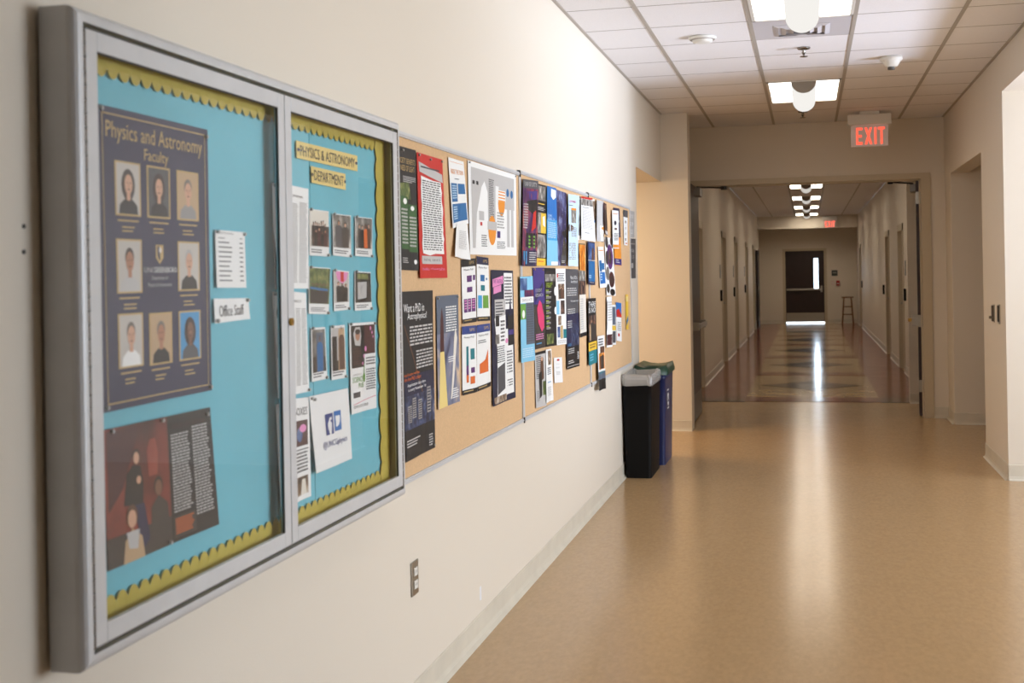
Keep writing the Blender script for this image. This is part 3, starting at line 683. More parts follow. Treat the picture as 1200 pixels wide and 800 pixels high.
for u, v, rr in ((.8, .07, .03), (.86, .12, .025), (.9, .17, .02), (.6, .3, .04), (.53, .38, .03), (.47, .46, .025)): p.e(u, v, rr, rr*.8, 'rose', 'picture')
p.t('ASHEVILLE', .25, .575, .34, .02, 'grey').t('SCIENCE', .27, .63, .42, .06, 'lgreen').t('PUB', .40, .70, .22, .055, 'lgreen').e(.53, .62, .045, .055, 'lgreen', 'picture').r(.515, .47, .545, .6, 'lgreen', 'picture')
p.words(.62, .40, .97, .50, 3).words(.62, .53, .97, .78, 9).r(.08, .77, .36, .83, 'ink', 'panel').g([(.08, .90), (.97, .85), (.97, .856), (.08, .906)], 'pink', 'rule').t('SUPPORT LOCAL SCIENCE', .38, .93, .6, .03, 'ink').pins(((.04, .01), (.96, .02))).done()
p = Paper('flyer', 'white sheet with two blue social media squares and the handle @UNCGphysics', 'flyer', [(362, 464.5), (407.5, 454.5), (412.5, 537), (368, 554.5)], XC_+.002, 'white', .007, waves=.8)
p.r(.32, .28, .52, .56, 'fb', 'logo').g([(.41, .56), (.41, .45), (.375, .45), (.375, .41), (.41, .41), (.41, .37), (.43, .335), (.485, .33), (.485, .365), (.455, .37), (.45, .39), (.45, .41), (.48, .41), (.475, .45), (.45, .45), (.45, .56)], 'white', 'logo')
p.r(.55, .27, .74, .54, 'tw', 'logo').g([(.58, .48), (.62, .46), (.59, .42), (.60, .41), (.58, .37), (.60, .365), (.59, .33), (.64, .375), (.65, .34), (.68, .33), (.70, .345), (.715, .34), (.705, .37), (.70, .42), (.67, .465), (.62, .485)], 'white', 'logo')
p.t('@UNCGphysics', .55, .69, .66, .11, 'fb').pins(((.04, .03), (.1, .05))).done()
p = Paper('title_strip', 'yellow strip reading PHYSICS & ASTRONOMY', 'title strip', [(347, 164.4), (418.7, 182.5), (418.7, 200.7), (347.5, 185)], XC_, 'cream', .001, group='yellow title strips')
p.t('PHYSICS & ASTRONOMY', .5, .52, .9, .62, 'ink').e(.025, .5, .02, .1, 'navy', 'dot').e(.975, .5, .02, .1, 'navy', 'dot').done()
p = Paper('title_strip', 'yellow strip reading DEPARTMENT', 'title strip', [(364.4, 194.4), (404.9, 203.7), (404.9, 222.5), (365, 214)], XC_, 'cream', .001, group='yellow title strips')
p.t('DEPARTMENT', .5, .5, .86, .62, 'ink').e(.025, .5, .025, .1, 'navy', 'dot').e(.975, .5, .025, .1, 'navy', 'dot').done()

# ------------------------------------------------------------------ cork boards
BZ0, BZ1 = .79, 1.99
bys = [3.70, 5.585, 7.42, 9.245]
for k, lb in enumerate(('cork board right beside the display case, with the red poster', 'middle cork board, most densely covered with posters', 'cork board farthest along the wall, above the bins')):
    ya, yb = bys[k]+.002, bys[k+1]-.002
    zt = 1.972 + .01*k
    t = thing('cork_board', lb, 'cork board', (0, (ya+yb)/2, BZ0), 'cork boards on the left wall')
    box('cork', .002, .009, ya+.006, yb-.006, BZ0+.01, zt-.01, cork, t)
    mb = MB()
    for z_a, z_b in ((BZ0, BZ0+.018), (zt-.018, zt)):
        mb.box(0, .016, ya, yb, z_a, z_b, alum); mb.box(.016, .019, ya, yb, z_a+.005, z_b-.005, alum)
    mb.box(0, .016, ya, ya+.016, BZ0, zt, alum); mb.box(0, .016, yb-.016, yb, BZ0, zt, alum)
    mb.build('board_frame', t, bevel=.001)
    if k < 2:
        mb = MB()
        for z_ in (BZ0+.008, zt-.012): mb.box(.0165, .0205, yb-.014, yb, z_-.012, z_+.014, alum_dark)
        mb.build('corner_clip', t)

XP = .013
def Q(*a): return [(a[0], a[1]), (a[2], a[3]), (a[4], a[5]), (a[6], a[7])]
p = Paper('poster', 'black and green poster half hidden behind the display case edge', 'poster', Q(463, 169.5, 487, 176, 489.5, 317, 468, 316), XP, 'black', .004)
p.t('SOCIETY BENEFITS', .5, .11, .9, .045, 'gold').t('NEED OF LIGHT', .55, .17, .7, .045, 'gold').l(.3, .235, .95, .29, 4, 'lgrey').g([(.1, .3), (.6, .28), (.7, .42), (.1, .42)], 'forest', 'picture').r(.1, .40, .52, .83, 'green').r(.55, .46, .97, .85, 'green').e(.36, .44, .1, .025, 'white', 'picture').e(.76, .49, .09, .02, 'white', 'picture').words(.15, .5, .48, .8, 10, 'lgrey').words(.6, .56, .93, .82, 9, 'lgrey').l(.15, .9, .5, .95, 3, 'lgrey').e(.85, .93, .07, .02, 'white', 'logo').pins(((.3, .03),)).done()
p = Paper('poster', 'long red poster with a torn white text panel', 'poster', Q(488, 178, 518, 187, 523, 325.5, 491, 326), XP+.001, 'red', .005, ph=1)
p.g([(.05, .07), (.95, .13), (.97, .20), (.07, .15)], 'lgrey', 'panel').l(.12, .10, .85, .13, 1, 'ink', 'heading', .1)
tp = [(.10+.04*RNG.random(), .18+.62*k/14) for k in range(15)]; tq = [(.88+.05*RNG.random(), .80-.60*k/14) for k in range(15)]
p.g(tp+[(.4, .815), (.6, .80)]+tq+[(.6, .20), (.35, .19)], 'white', 'panel').words(.16, .21, .86, .78, 30, 'ink')
p.r(.08, .82, .82, .885, 'lgrey', 'panel').t('And may rest in it', .45, .853, .6, .03, 'ink').t('hello cheetahs', .5, .925, .8, .022, 'rose').g([(.4, .93), (.7, .93), (.7, .95), (.62, .98), (.55, .96), (.4, .945)], 'red', 'picture').pins(((.06, .02), (.95, .02), (.5, .03))).done()
p = Paper('flyer', 'narrow white flyer with orange heading and blue boxes', 'flyer', Q(525, 184, 543, 189.5, 547.5, 262, 529, 267.5), XP, 'white', .006, ph=.5)
p.r(.06, .05, .94, .055, 'orange', 'rule').t('RIDE THE SUN', .5, .19, .8, .07, 'orange').l(.3, .29, .7, .31, 1).r(.06, .36, .46, .63, 'blue').r(.52, .36, .94, .52, 'blue').r(.06, .66, .94, .93, 'blue').words(.1, .39, .42, .6, 6, 'lblue').words(.12, .7, .4, .9, 6, 'lblue').done()
p = Paper('notice', 'loose white typed slip hanging under the orange and blue flyer', 'notice', Q(535, 262, 547.5, 263, 549, 304.5, 530.5, 300.5), XP+.004, 'white', .010)
p.words(.2, .2, .85, .75, 12, 'lgrey').done()
p = Paper('poster', 'large white and grey chart poster with two orange bars', 'poster', Q(548, 187.5, 604.5, 205, 604.5, 299.5, 550, 298), XP, 'white', .004)
p.r(.05, .06, .95, .93, 'lgrey', 'panel').g([(.1, .93), (.14, .55), (.24, .25), (.30, .18), (.36, .3), (.37, .93)], 'white', 'panel').r(.37, .12, .52, .70, 'lgrey').words(.385, .14, .5, .68, 26, 'ink').g([(.52, .93), (.53, .2), (.60, .2), (.60, .93)], 'white', 'panel').r(.37, .7, .53, .93, 'white').e(.45, .72, .085, .17, 'orange', 'chart').r(.35, .62, .55, .715, 'lgrey').r(.365, .715, .535, .75, 'orange', 'chart')
p.r(.60, .45, .95, .93, 'white').e(.66, .40, .075, .14, 'orange', 'chart').r(.58, .24, .75, .37, 'white').l(.59, .25, .74, .39, 4, 'orange', 'chart', 0).e(.80, .25, .03, .05, 'blue', 'chart').e(.89, .26, .03, .05, 'blue', 'chart').r(.78, .4, .84, .9, 'lgrey').r(.87, .4, .93, .9, 'lgrey').r(.56, .72, .63, .8, 'violet', 'chart').r(.2, .64, .24, .68, 'red', 'chart').r(.07, .2, .11, .24, 'black', 'chart').r(.14, .2, .18, .24, 'black', 'chart')
p.r(.18, .52, .28, .62, 'lgrey').words(.22, .78, .34, .92, 6).words(.56, .84, .74, .93, 5).words(.56, .5, .72, .7, 6, 'grey').pins(((.02, .02), (.98, .02))).done()
p = Paper('poster', 'black poster asking Want a PhD in Astrophysics? beside the display case', 'poster', Q(471, 341.6, 507, 340, 509, 524, 474.5, 542), XP, 'black', .003)
p.r(0, .5, 1, 1, 'dnavy', 'picture').r(0, .62, 1, .82, 'print_city', 'picture').r(0, .82, 1, 1, 'black', 'picture').g([(.02, .20), (.05, .20), (.62, .62), (.58, .62)], 'brown', 'rule')
p.t('Want a PhD in', .36, .10, .66, .05, 'white').t('Astrophysics?', .46, .155, .64, .05, 'white').words(.2, .21, .95, .335, 6, 'lgrey').words(.4, .36, .95, .48, 6, 'lgrey').t('applicants will be', .25, .495, .5, .022, 'dorange').t('the first PhD cohort', .28, .52, .55, .022, 'dorange').t('Application due date', .4, .56, .6, .024, 'white').t('is every November 1st', .42, .588, .6, .024, 'white')
for u, a, b in ((.25, .64, .76), (.45, .66, .78), (.75, .6, .76), (.1, .68, .78)): p.r(u, a, u+.12, b, 'grey', 'picture').l(u+.01, a+.01, u+.11, b, 8, 'dnavy', 'picture', 0)
p.l(.05, .88, .5, .93, 3, 'lgrey').words(.8, .90, .93, .98, 5, 'lgrey').pins(((.95, .98),)).done()
p = Paper('poster', 'poster of rocket launches with pale text over blue sky', 'poster', Q(511, 347, 536.5, 345, 538, 470, 512.5, 480), XP, 'slate', .003)
p.r(0, .3, 1, 1, 'print_rocket', 'picture').r(0, 0, 1, .34, 'slate', 'picture').g([(.12, .5), (.15, .22), (.22, .10), (.28, .22), (.30, .5)], 'maroon', 'picture').g([(.12, .5), (.3, .5), (.45, 1), (.05, 1)], 'cream', 'picture').g([(.78, .4), (.85, .3), (.92, .4), (.75, .8), (.66, .95), (.6, .95), (.7, .7)], 'offwhite', 'picture').words(.4, .1, .9, .34, 10, 'white').l(.5, .56, .8, .62, 3, 'white').l(.68, .86, .95, .96, 5, 'white').pins(((.05, .02), (.95, .02))).done()
def infog(name, q, band, label, layout):
    p = Paper('flyer', label, 'flyer', q, XP, 'white', .003, ph=layout, group='four infographic flyers')
    p.r(0, 0, 1, .12, band).t('SPS', .7, .06, .35, .045, 'gold').r(0, .93, 1, 1, 'black').l(.1, .95, .9, .98, 1, 'gold', 'footer').t('Physics PhD', .5, .17, .7, .035, 'ink')
    if layout == 0:
        p.r(.35, .26, .72, .36, 'purple', 'chart').r(.8, .26, .95, .34, 'purple', 'chart').r(.35, .44, .75, .52, 'purple', 'chart')
        for k in range(3): p.r(.1+.3*k, .62, .35+.3*k, .83, 'purple', 'chart').l(.13+.3*k, .64, .33+.3*k, .8, 4, 'rose', 'chart')
    if layout == 1:
        p.r(.3, .28, .65, .38, 'blue', 'chart').r(.33, .44, .65, .53, 'teal', 'chart').r(.08, .6, .42, .8, 'cyan', 'chart').r(.5, .6, .9, .8, 'lgreen', 'chart').e(.8, .34, .06, .02, 'blue', 'chart')
    if layout == 2:
        p.r(.3, .30, .45, .58, 'teal', 'chart').r(.3, .58, .45, .72, 'purple', 'chart').r(.3, .72, .45, .83, 'dorange', 'chart').r(.58, .34, .85, .50, 'teal', 'chart').r(.6, .62, .85, .70, 'purple', 'chart').r(.55, .75, .85, .86, 'dorange', 'chart')
    if layout == 3:
        p.g([(.2, .75), (.2, .60), (.4, .58), (.6, .55), (.8, .40), (.8, .75)], 'dorange', 'chart').l(.1, .24, .8, .30, 2)
    p.done()
infog('flyer', Q(540.5, 304, 557, 302.5, 557.5, 377, 541.6, 379.5), 'black', 'infographic flyer with purple boxes, upper left of the block of four', 0)
infog('flyer', Q(558.3, 300, 572, 302, 573.5, 375.5, 558.5, 376.5), 'navy', 'infographic flyer with blue, teal and green boxes, upper right of the block of four', 1)
infog('flyer', Q(541, 382.5, 557.5, 381, 558.5, 459, 541.6, 463.5), 'fb', 'infographic flyer with a teal, purple and orange column, lower left of the block of four', 2)
infog('flyer', Q(558.3, 381, 574, 378.5, 575, 452, 559, 458.8), 'fb', 'infographic flyer with an orange rising chart, lower right of the block of four', 3)
p = Paper('poster', 'tall navy poster with pink heading overlaid by cut white pages', 'poster', Q(575.3, 316, 601, 317, 603.5, 465.5, 576.8, 476.5), XP, 'dnavy', .004)
p.g([(.05, .07), (.52, .04), (.52, .10), (.05, .13)], 'rose').g([(.08, .13), (.42, .11), (.42, .16), (.08, .18)], 'rose').t('WE TASTED', .28, .085, .4, .028, 'purple').r(.55, .02, .95, .3, 'white').words(.58, .05, .92, .27, 9).r(.12, .22, .6, .36, 'lgrey').l(.15, .24, .56, .35, 5).g([(.1, .36), (.6, .34), (.66, .95), (.18, .98), (.2, .6)], 'white', 'panel').r(.6, .45, .92, .95, 'white').r(.7, .34, .95, .58, 'black').g([(.75, .35), (.84, .2), (.88, .35)], 'navy', 'picture').r(.72, .46, .95, .5, 'violet').r(.14, .34, .3, .42, 'black', 'photo').r(.12, .48, .3, .55, 'print_mono', 'photo').words(.36, .38, .56, .55, 6).words(.2, .57, .55, .7, 8).g([(.2, .73), (.55, .70), (.55, .9), (.2, .93)], 'dgrey', 'photo').words(.64, .62, .88, .8, 8).words(.64, .84, .88, .9, 3).e(.64, .54, .06, .02, 'rose', 'picture').r(.05, .94, .6, .99, 'print_scene', 'photo').done()

# middle board, upper row
p = Paper('poster', 'dark purple university poster, first in the upper row of the middle board', 'poster', Q(612, 209.6, 630, 212, 627, 312, 610, 311.5), XP+.008, 'dnavy', .012, ph=2)
p.r(0, 0, 1, 1, 'print_nebula', 'picture').r(0, 0, 1, .1, 'dgrey').t('UNIVERSITY', .5, .05, .8, .05, 'silver').g([(.3, .14), (.95, .12), (.9, .24), (.5, .22)], 'violet', 'picture').g([(.3, .25), (.95, .22), (1, .55), (.7, .4), (.4, .35)], 'black', 'picture').words(.05, .28, .4, .58, 10, 'lgrey').g([(.7, .38), (.85, .35), (.85, .55), (.6, .6)], 'red', 'picture').r(.3, .62, .95, .78, 'black', 'picture')
for v in (.66, .70, .74, .78): p.e(.5, v, .06, .014, 'lgreen', 'picture', 8).e(.75, v, .06, .014, 'lgreen', 'picture', 8)
p.r(.05, .82, .95, 1, 'navy').g([(.08, .83), (.4, .83), (.4, .97), (.25, .99)], 'wallblue', 'photo').l(.5, .84, .95, .97, 5, 'lgrey').done()
p = Paper('poster', 'black, grey and yellow poster right of the purple one', 'poster', Q(629.5, 215, 639.5, 217.5, 639.5, 311.5, 627, 311), XP, 'black', .004)
p.r(.1, .02, .95, .2, 'print_mono', 'photo').l(.05, .235, .9, .26, 1, 'yellow', 'heading', .1).l(.05, .28, .9, .33, 3, 'lgrey').r(.02, .35, .5, .6, 'print_mono', 'photo#2').r(.45, .35, 1, .6, 'yellow').g([(.65, .40), (.85, .38), (.9, .52), (.7, .5)], 'white').r(.05, .62, 1, .9, 'print_mono', 'photo#3').r(.02, .91, .98, 1, 'yellow').l(.2, .94, .85, .97, 1, 'dorange', 'footer').done()
p = Paper('poster', 'bright blue poster with a white tab at its top', 'poster', Q(640.6, 217.5, 651.3, 220.6, 652, 311, 639.2, 311), XP+.003, 'cyan', .008, ph=1)
p.r(0, 0, 1, .42, 'tw').r(0, .68, 1, 1, 'sky').g([(.45, .02), (.95, .03), (.95, .12), (.7, .16), (.45, .12)], 'white').t('SUMMER', .35, .37, .5, .03, 'lblue').t('RESEARCH', .45, .41, .7, .03, 'lblue').words(.08, .45, .9, .66, 11, 'lblue').r(.5, .95, 1, .995, 'white').done()
p = Paper('poster', 'night sky poster with stars over a dark figure', 'poster', Q(651.5, 222, 663.4, 226, 662.6, 311.5, 652.3, 311), XP, 'dnavy', .004)
p.r(0, 0, 1, 1, 'print_space', 'picture').g([(.55, .55), (1, .5), (1, .62), (.7, .6)], 'black', 'picture').g([(.55, .85), (.75, .6), (1, .7), (1, .97), (.4, 1)], 'dkphoto', 'picture').r(.45, .86, 1, .92, 'dgrey')
for k in range(26): p.e(RNG.uniform(.08, .92), RNG.uniform(.04, .8), .014, .004, 'white', 'picture', 6)
p.l(.5, .93, .9, .97, 2, 'lgrey').done()
p = Paper('flyer', 'curling pale blue flyer with red heading', 'flyer', Q(665, 227, 679, 229.5, 675, 312, 665, 311.5), XP+.006, 'lblue', .022, ph=2.6, waves=2.2)
p.t('SUMMER', .35, .10, .5, .035, 'pink').l(.08, .15, .5, .17, 1).r(.3, .2, .65, .4, 'print_mono', 'photo').r(.3, .19, .65, .22, 'orange').e(.2, .47, .22, .05, 'brown', 'photo').words(.3, .46, .9, .6, 7, 'grey').words(.15, .68, .85, .92, 10, 'grey').done()
p = Paper('flyer', 'black and white patterned sheet partly behind the red topped flyer', 'flyer', Q(676, 232, 683, 233, 683, 281, 675.6, 280.5), XP, 'white', .003)
p.r(.05, .02, .95, .9, 'print_mono', 'photo').done()
p = Paper('flyer', 'white flyer with a red band and grey photo at its top', 'flyer', Q(680.5, 230, 693.8, 232, 696.6, 283, 680, 280.5), XP+.006, 'white', .008, ph=1)
p.r(0, 0, 1, .045, 'red').r(.02, .05, .98, .2, 'print_mono', 'photo').l(.1, .24, .9, .27, 1).words(.1, .3, .85, .75, 16, 'lgrey').l(.3, .82, .7, .85, 1).done()
p = Paper('flyer', 'thin sheet with blue corner peeking out right of the red banded flyer', 'flyer', Q(693.5, 233, 697, 233.5, 698, 283, 695, 283), XP, 'offwhite', .003)
p.r(.1, .05, .95, .5, 'print_scene', 'photo').r(.1, .5, .95, .55, 'blue').done()
p = Paper('flyer', 'buckled grey sheet bending away from the board next to the boards joint', 'flyer', Q(699, 234, 706.8, 236, 704.6, 284, 699.5, 282.5), XP+.013, 'lgrey', .030, ph=3.6)
p.g([(.75, .08), (1, .03), (.95, .55), (.55, .6)], 'dnavy', 'photo').e(.85, .25, .1, .02, 'cyan', 'photo').r(.3, .62, .95, .98, 'white').e(.6, .68, .2, .04, 'orange').e(.6, .85, .12, .04, 'black').done()
p = Paper('photo_print', 'narrow dark brown print hanging beside the buckled grey sheet', 'photo', Q(707, 236.8, 710.6, 239, 711.4, 276, 708, 273.5), XP, 'maroon', .006)
p.r(.1, .05, .9, .85, 'print_darkphoto', 'photo').r(.1, .87, .95, .98, 'lgrey').done()
p = Paper('flyer', 'dark blue and orange flyer behind the white one with an eye picture', 'flyer', Q(718.5, 243, 726, 244.6, 728, 311.6, 720, 310.6), XP, 'orange', .003)
p.r(0, 0, 1, .5, 'navy').r(.2, .2, .9, .24, 'lgrey').r(0, .88, 1, .99, 'violet').l(.15, .90, .85, .97, 2, 'lgrey').done()
p = Paper('flyer', 'white flyer with orange lines and a dark eye picture on the last board', 'flyer', Q(717, 246, 724.6, 247, 724, 291, 717, 291), XP+.006, 'white', .008, ph=1)
p.l(.1, .08, .9, .12, 1, 'orange', 'heading', 0).e(.5, .33, .2, .06, 'dnavy', 'picture').e(.5, .33, .08, .025, 'black', 'picture').r(.4, .46, .75, .51, 'brown').words(.3, .6, .9, .8, 6).r(.05, .9, .95, .98, 'orange').done()
p = Paper('flyer', 'narrow white sheet with grey head in the upper right corner of the last board', 'flyer', Q(730.4, 245.5, 735.4, 247, 735, 287.5, 731, 287), XP, 'white', .003)
p.r(0, 0, 1, .2, 'dgrey')
for v in (.3, .48, .64, .8): p.r(.35, v, .65, v+.07, 'brown' if v in (.3, .8) else 'lgrey', 'photo')
p.r(.5, .93, .9, .96, 'dorange').done()
p = Paper('flyer', 'orange fiery print with a brown strip under it at the boards joint', 'flyer', Q(678, 285, 685.7, 285.7, 685.7, 317, 678.7, 316.4), XP, 'black', .003)
p.r(.04, .03, .96, 1, 'print_flame', 'picture').l(.1, .03, .9, .07, 1, 'gold').done()
p = Paper('flyer', 'dark blue two panel flyer on the left of the last board', 'flyer', Q(688.6, 283, 697, 284, 697, 334, 688.8, 333.4), XP+.008, 'navy', .003)
p.r(.1, .03, .95, .42, 'print_bluephoto', 'photo').g([(.5, .42), (.6, .15), (.8, .12), (.85, .42)], 'brown', 'photo').r(0, .42, 1, .44, 'lgrey').r(.1, .45, .95, .92, 'blue', 'photo#2').l(.1, .78, .5, .86, 2, 'lblue').l(.2, .94, .9, .97, 1, 'lgrey').done()
p = Paper('flyer', 'tilted white flyer with blue lower half on the last board', 'flyer', Q(700.6, 289, 706.8, 289, 710, 336.5, 702.4, 337.4), XP+.002, 'white', .005)
p.r(.1, .08, .9, .1, 'orange').r(.08, .33, .5, .6, 'blue').r(.52, .4, .92, .56, 'blue').r(.08, .62, .92, .9, 'tw').l(.15, .66, .5, .85, 3, 'lblue').done()
p = Paper('poster', 'poster of dark oval cut-outs on white on the last board', 'poster', Q(708.5, 278, 717.6, 278.7, 720.8, 346.5, 710, 346), XP+.001, 'white', .006)
for u, v, ru, rv, c in ((.2, .08, .18, .1, 'dkphoto'), (.8, .06, .16, .07, 'brown'), (.55, .33, .38, .22, 'purple'), (.16, .35, .14, .12, 'dkphoto'), (.2, .62, .2, .12, 'hair2'), (.65, .72, .3, .14, 'maroon'), (.2, .88, .18, .08, 'dkphoto'), (.7, .94, .25, .06, 'black')): p.e(u, v, ru, rv, c, 'picture')
p.e(.55, .33, .22, .13, 'print_darkphoto', 'picture').e(.65, .72, .16, .08, 'print_darkphoto', 'picture').done()
# middle board, lower row
p = Paper('poster', 'pale blue and grey poster, first in the lower row of the middle board', 'poster', Q(609.3, 324.2, 624.2, 323.4, 626.5, 422, 610.3, 425), XP+.008, 'sky', .003)
p.r(0, .02, .52, .16, 'print_bluephoto', 'photo').r(.3, .16, 1, .24, 'print_nebula', 'photo').r(0, .24, 1, .31, 'white').t('GRADUATE', .5, .275, .8, .03, 'grey').r(.4, .31, 1, .8, 'slate').words(.45, .33, .95, .78, 16, 'dgrey').r(0, .32, .38, .5, 'lgreen', 'photo#2').e(.2, .44, .1, .05, 'white', 'photo#2').words(.1, .84, .9, .96, 5, 'lblue').done()
p = Paper('poster', 'dark purple poster with a large pink leaf shape', 'poster', Q(624.3, 313.7, 637.6, 313.4, 638.7, 406.6, 626.6, 409.5), XP+.001, 'dkphoto', .003)
p.r(0, 0, 1, .45, 'violet', 'picture').g([(.1, .36), (.85, .18), (.9, .25), (.12, .42)], 'navy', 'panel').t('STUDENT', .45, .28, .6, .04, 'lgrey').t('RESEARCH', .5, .34, .7, .04, 'lgrey').g([(.5, .40), (.7, .44), (.9, .60), (.9, .75), (.7, .8), (.35, .68), (.25, .5)], 'pink', 'picture').words(.1, .82, .85, .9, 3, 'rose').l(.1, .93, .7, .96, 1, 'wallblue').pins(((.1, .02), (.85, .03)), 'gold').done()
p = Paper('poster', 'black poster with a column of lime green headings', 'poster', Q(638, 313.7, 650.7, 314, 651.8, 404.4, 638.9, 406.6), XP, 'black', .003)
p.r(.02, .08, .98, .17, 'print_mono', 'photo').t('GRADUATE', .4, .2, .6, .03, 'lime').t('STUDENTS', .35, .235, .5, .03, 'lime')
for k in range(8): p.l(.08, .28+.065*k, .35, .295+.065*k, 1, 'lime', 'heading', .1, .7).l(.08, .30+.065*k, .6, .33+.065*k, 2, 'lgrey')
p.e(.95, .3, .1, .06, 'white', 'picture').e(.95, .55, .1, .05, 'white', 'picture').r(.1, .84, .75, .97, 'forest', 'photo').done()
p = Paper('poster', 'white poster with several small photographs and teal boxes', 'poster', Q(651.2, 314.6, 662.5, 314.6, 663.7, 402.8, 652, 404.6), XP+.001, 'white', .003)
p.l(.1, .06, .9, .18, 5, 'ink', 'heading', .4).r(.08, .07, .2, .12, 'red').crowd(.2, .2, .85, .4, 3, 'print_scene', size=.5).r(.02, .42, .3, .6, 'sky').r(.45, .42, .85, .6, 'print_darkphoto', 'photo#2').r(.15, .62, .5, .74, 'print_scene', 'photo#3').r(.4, .75, .65, .92, 'gold', 'photo#4').r(.7, .8, .98, .92, 'teal').r(.08, .76, .35, .9, 'print_bluephoto', 'photo#5').words(.1, .94, .9, .99, 2, 'lgrey').done()
p = Paper('poster', 'long dark poster with pale PhD headings over a city at dusk', 'poster', Q(662.8, 315, 677.5, 315.5, 678.7, 428.5, 664, 433), XP+.002, 'dgrey', .003)
p.r(0, .45, 1, .78, 'navy', 'picture').r(.3, .55, 1, .78, 'print_city', 'picture').r(0, .78, 1, 1, 'black', 'picture').t('Want a PhD in', .62, .085, .55, .035, 'white').t('Astrophysics?', .65, .13, .55, .035, 'white').words(.08, .19, .85, .28, 4, 'lgrey').t('Fully supported', .65, .325, .6, .022, 'white').words(.1, .4, .7, .46, 3, 'lgrey').words(.08, .52, .45, .6, 4, 'lgrey').t('NASA', .22, .76, .26, .03, 'wallblue').words(.1, .8, .6, .86, 3, 'lgrey').l(.1, .92, .6, .96, 2, 'lgrey').words(.84, .85, .96, .93, 4, 'white').r(0, .975, 1, .98, 'lgrey').done()
p = Paper('flyer', 'photo topped flyer with a white text panel left of the boards joint', 'flyer', Q(678.3, 317, 685.8, 317.6, 686.8, 393, 679.5, 395.4), XP, 'offwhite', .003)
p.r(0, 0, 1, .15, 'print_mono', 'photo').r(0, .15, 1, .36, 'print_darkphoto', 'photo#2').words(.1, .42, .6, .9, 14, 'lgrey').r(0, .94, 1, 1, 'black').done()
p = Paper('poster', 'grey and white poster with dark suited figures at the bottom left of the middle board', 'poster', Q(626.6, 413.4, 639.4, 410, 640, 475, 627.7, 478), XP, 'lgrey', .003)
p.r(.02, 0, .98, .05, 'black').words(.1, .08, .55, .5, 12, 'dgrey').g([(.5, .15), (.75, .12), (.8, .5), (.45, .55)], 'brown', 'photo').e(.62, .14, .1, .04, 'skin', 'photo').g([(.3, .4), (.6, .35), (.62, .8), (.35, .85)], 'black', 'photo').r(.7, .55, .95, .8, 'forest', 'photo').words(.1, .7, .4, .9, 6, 'grey').done()
p = Paper('flyer', 'white leaflet with bluish photos overlapping the suited figures poster', 'flyer', Q(639.6, 409.5, 646, 408.4, 647.7, 468.5, 639.6, 472), XP+.003, 'white', .005)
p.r(.3, .03, .9, .3, 'print_scene', 'photo').words(.2, .35, .8, .5, 4, 'slate').l(.2, .62, .8, .66, 1, 'wallblue').words(.2, .72, .8, .9, 6, 'lgrey').done()
p = Paper('notice', 'small white notice with a red mark on bare cork', 'notice', Q(649, 419, 658.5, 418.3, 659, 447.8, 649.3, 448.7), XP, 'white', .003)
p.e(.5, .1, .18, .04, 'red', 'logo').l(.3, .25, .7, .28, 1, 'lgrey').l(.2, .38, .8, .44, 2, 'lgrey').words(.25, .56, .75, .7, 3, 'lgrey').done()
# last board, lower part
p = Paper('poster', 'black poster reading THERE IS NO with a crowd photo and yellow band', 'poster', Q(688.8, 349.7, 698.3, 349, 699, 424.6, 689.6, 428.7), XP+.008, 'black', .003)
p.t('THERE', .5, .09, .85, .08, 'white').t('IS NO', .5, .18, .85, .08, 'white').crowd(.03, .26, .98, .64, 5, 'print_darkphoto', ('brown', 'tan', 'dkphoto'), size=.5).r(0, .66, 1, .79, 'yellow').words(.15, .69, .85, .77, 2, 'brown').r(0, .79, 1, 1, 'teal').words(.15, .84, .6, .96, 3, 'sky').done()
p = Paper('poster', 'hanging photo poster that reaches below the board frame', 'poster', Q(700, 394, 708, 392.5, 708.7, 455, 700.8, 458), XP+.012, 'white', .008)
p.words(.1, .05, .8, .2, 3, 'dgrey').r(.3, .2, .95, .34, 'brown', 'photo').crowd(.1, .32, .95, .62, 2, 'orange', ('dkphoto', 'brown'), size=.6).r(0, .66, 1, .8, 'slate', 'photo').r(0, .8, 1, 1, 'black', 'photo').e(.5, .68, .4, .02, 'teal', 'photo').done()
p = Paper('flyer', 'curled white leaflet with a dark photo below the oval poster', 'flyer', Q(710.5, 348, 716.3, 347, 716.3, 405.5, 710.6, 407.3), XP+.004, 'white', .020, ph=3)
p.words(.3, .1, .9, .5, 8, 'lgrey').g([(0, .1), (.2, .05), (.15, .6), (0, .7)], 'dkphoto', 'photo').r(.05, .75, .95, .96, 'maroon', 'photo').done()
p = Paper('flyer', 'narrow flyer with a yellow middle band between two leaflets', 'flyer', Q(716.8, 357, 721.5, 357, 721.5, 403.7, 717, 404), XP, 'white', .003)
p.r(.1, .05, .9, .5, 'slate', 'photo').r(.05, .52, .95, .64, 'yellow').r(.1, .66, .9, .95, 'dgrey', 'photo#2').done()
p = Paper('flyer', 'leaflet with blue top and red blot over white', 'flyer', Q(721.7, 354, 728, 355, 728, 400, 722, 399), XP+.002, 'white', .004)
p.r(0, 0, 1, .38, 'tw').g([(.05, .2), (.5, .15), (1, .3), (1, .38), (.05, .38)], 'red').words(.2, .5, .9, .75, 5, 'grey').r(.3, .8, .7, .88, 'red').done()
p = Paper('flyer', 'small yellow bookmark flyer at the right edge of the last board', 'flyer', Q(733, 345, 736.2, 345, 736.4, 386, 733.6, 386), XP, 'yellow', .002)
p.r(.1, .05, .9, .2, 'cream').g([(.1, .75), (.9, .6), (.9, .75), (.1, .9)], 'blue', 'picture').done()
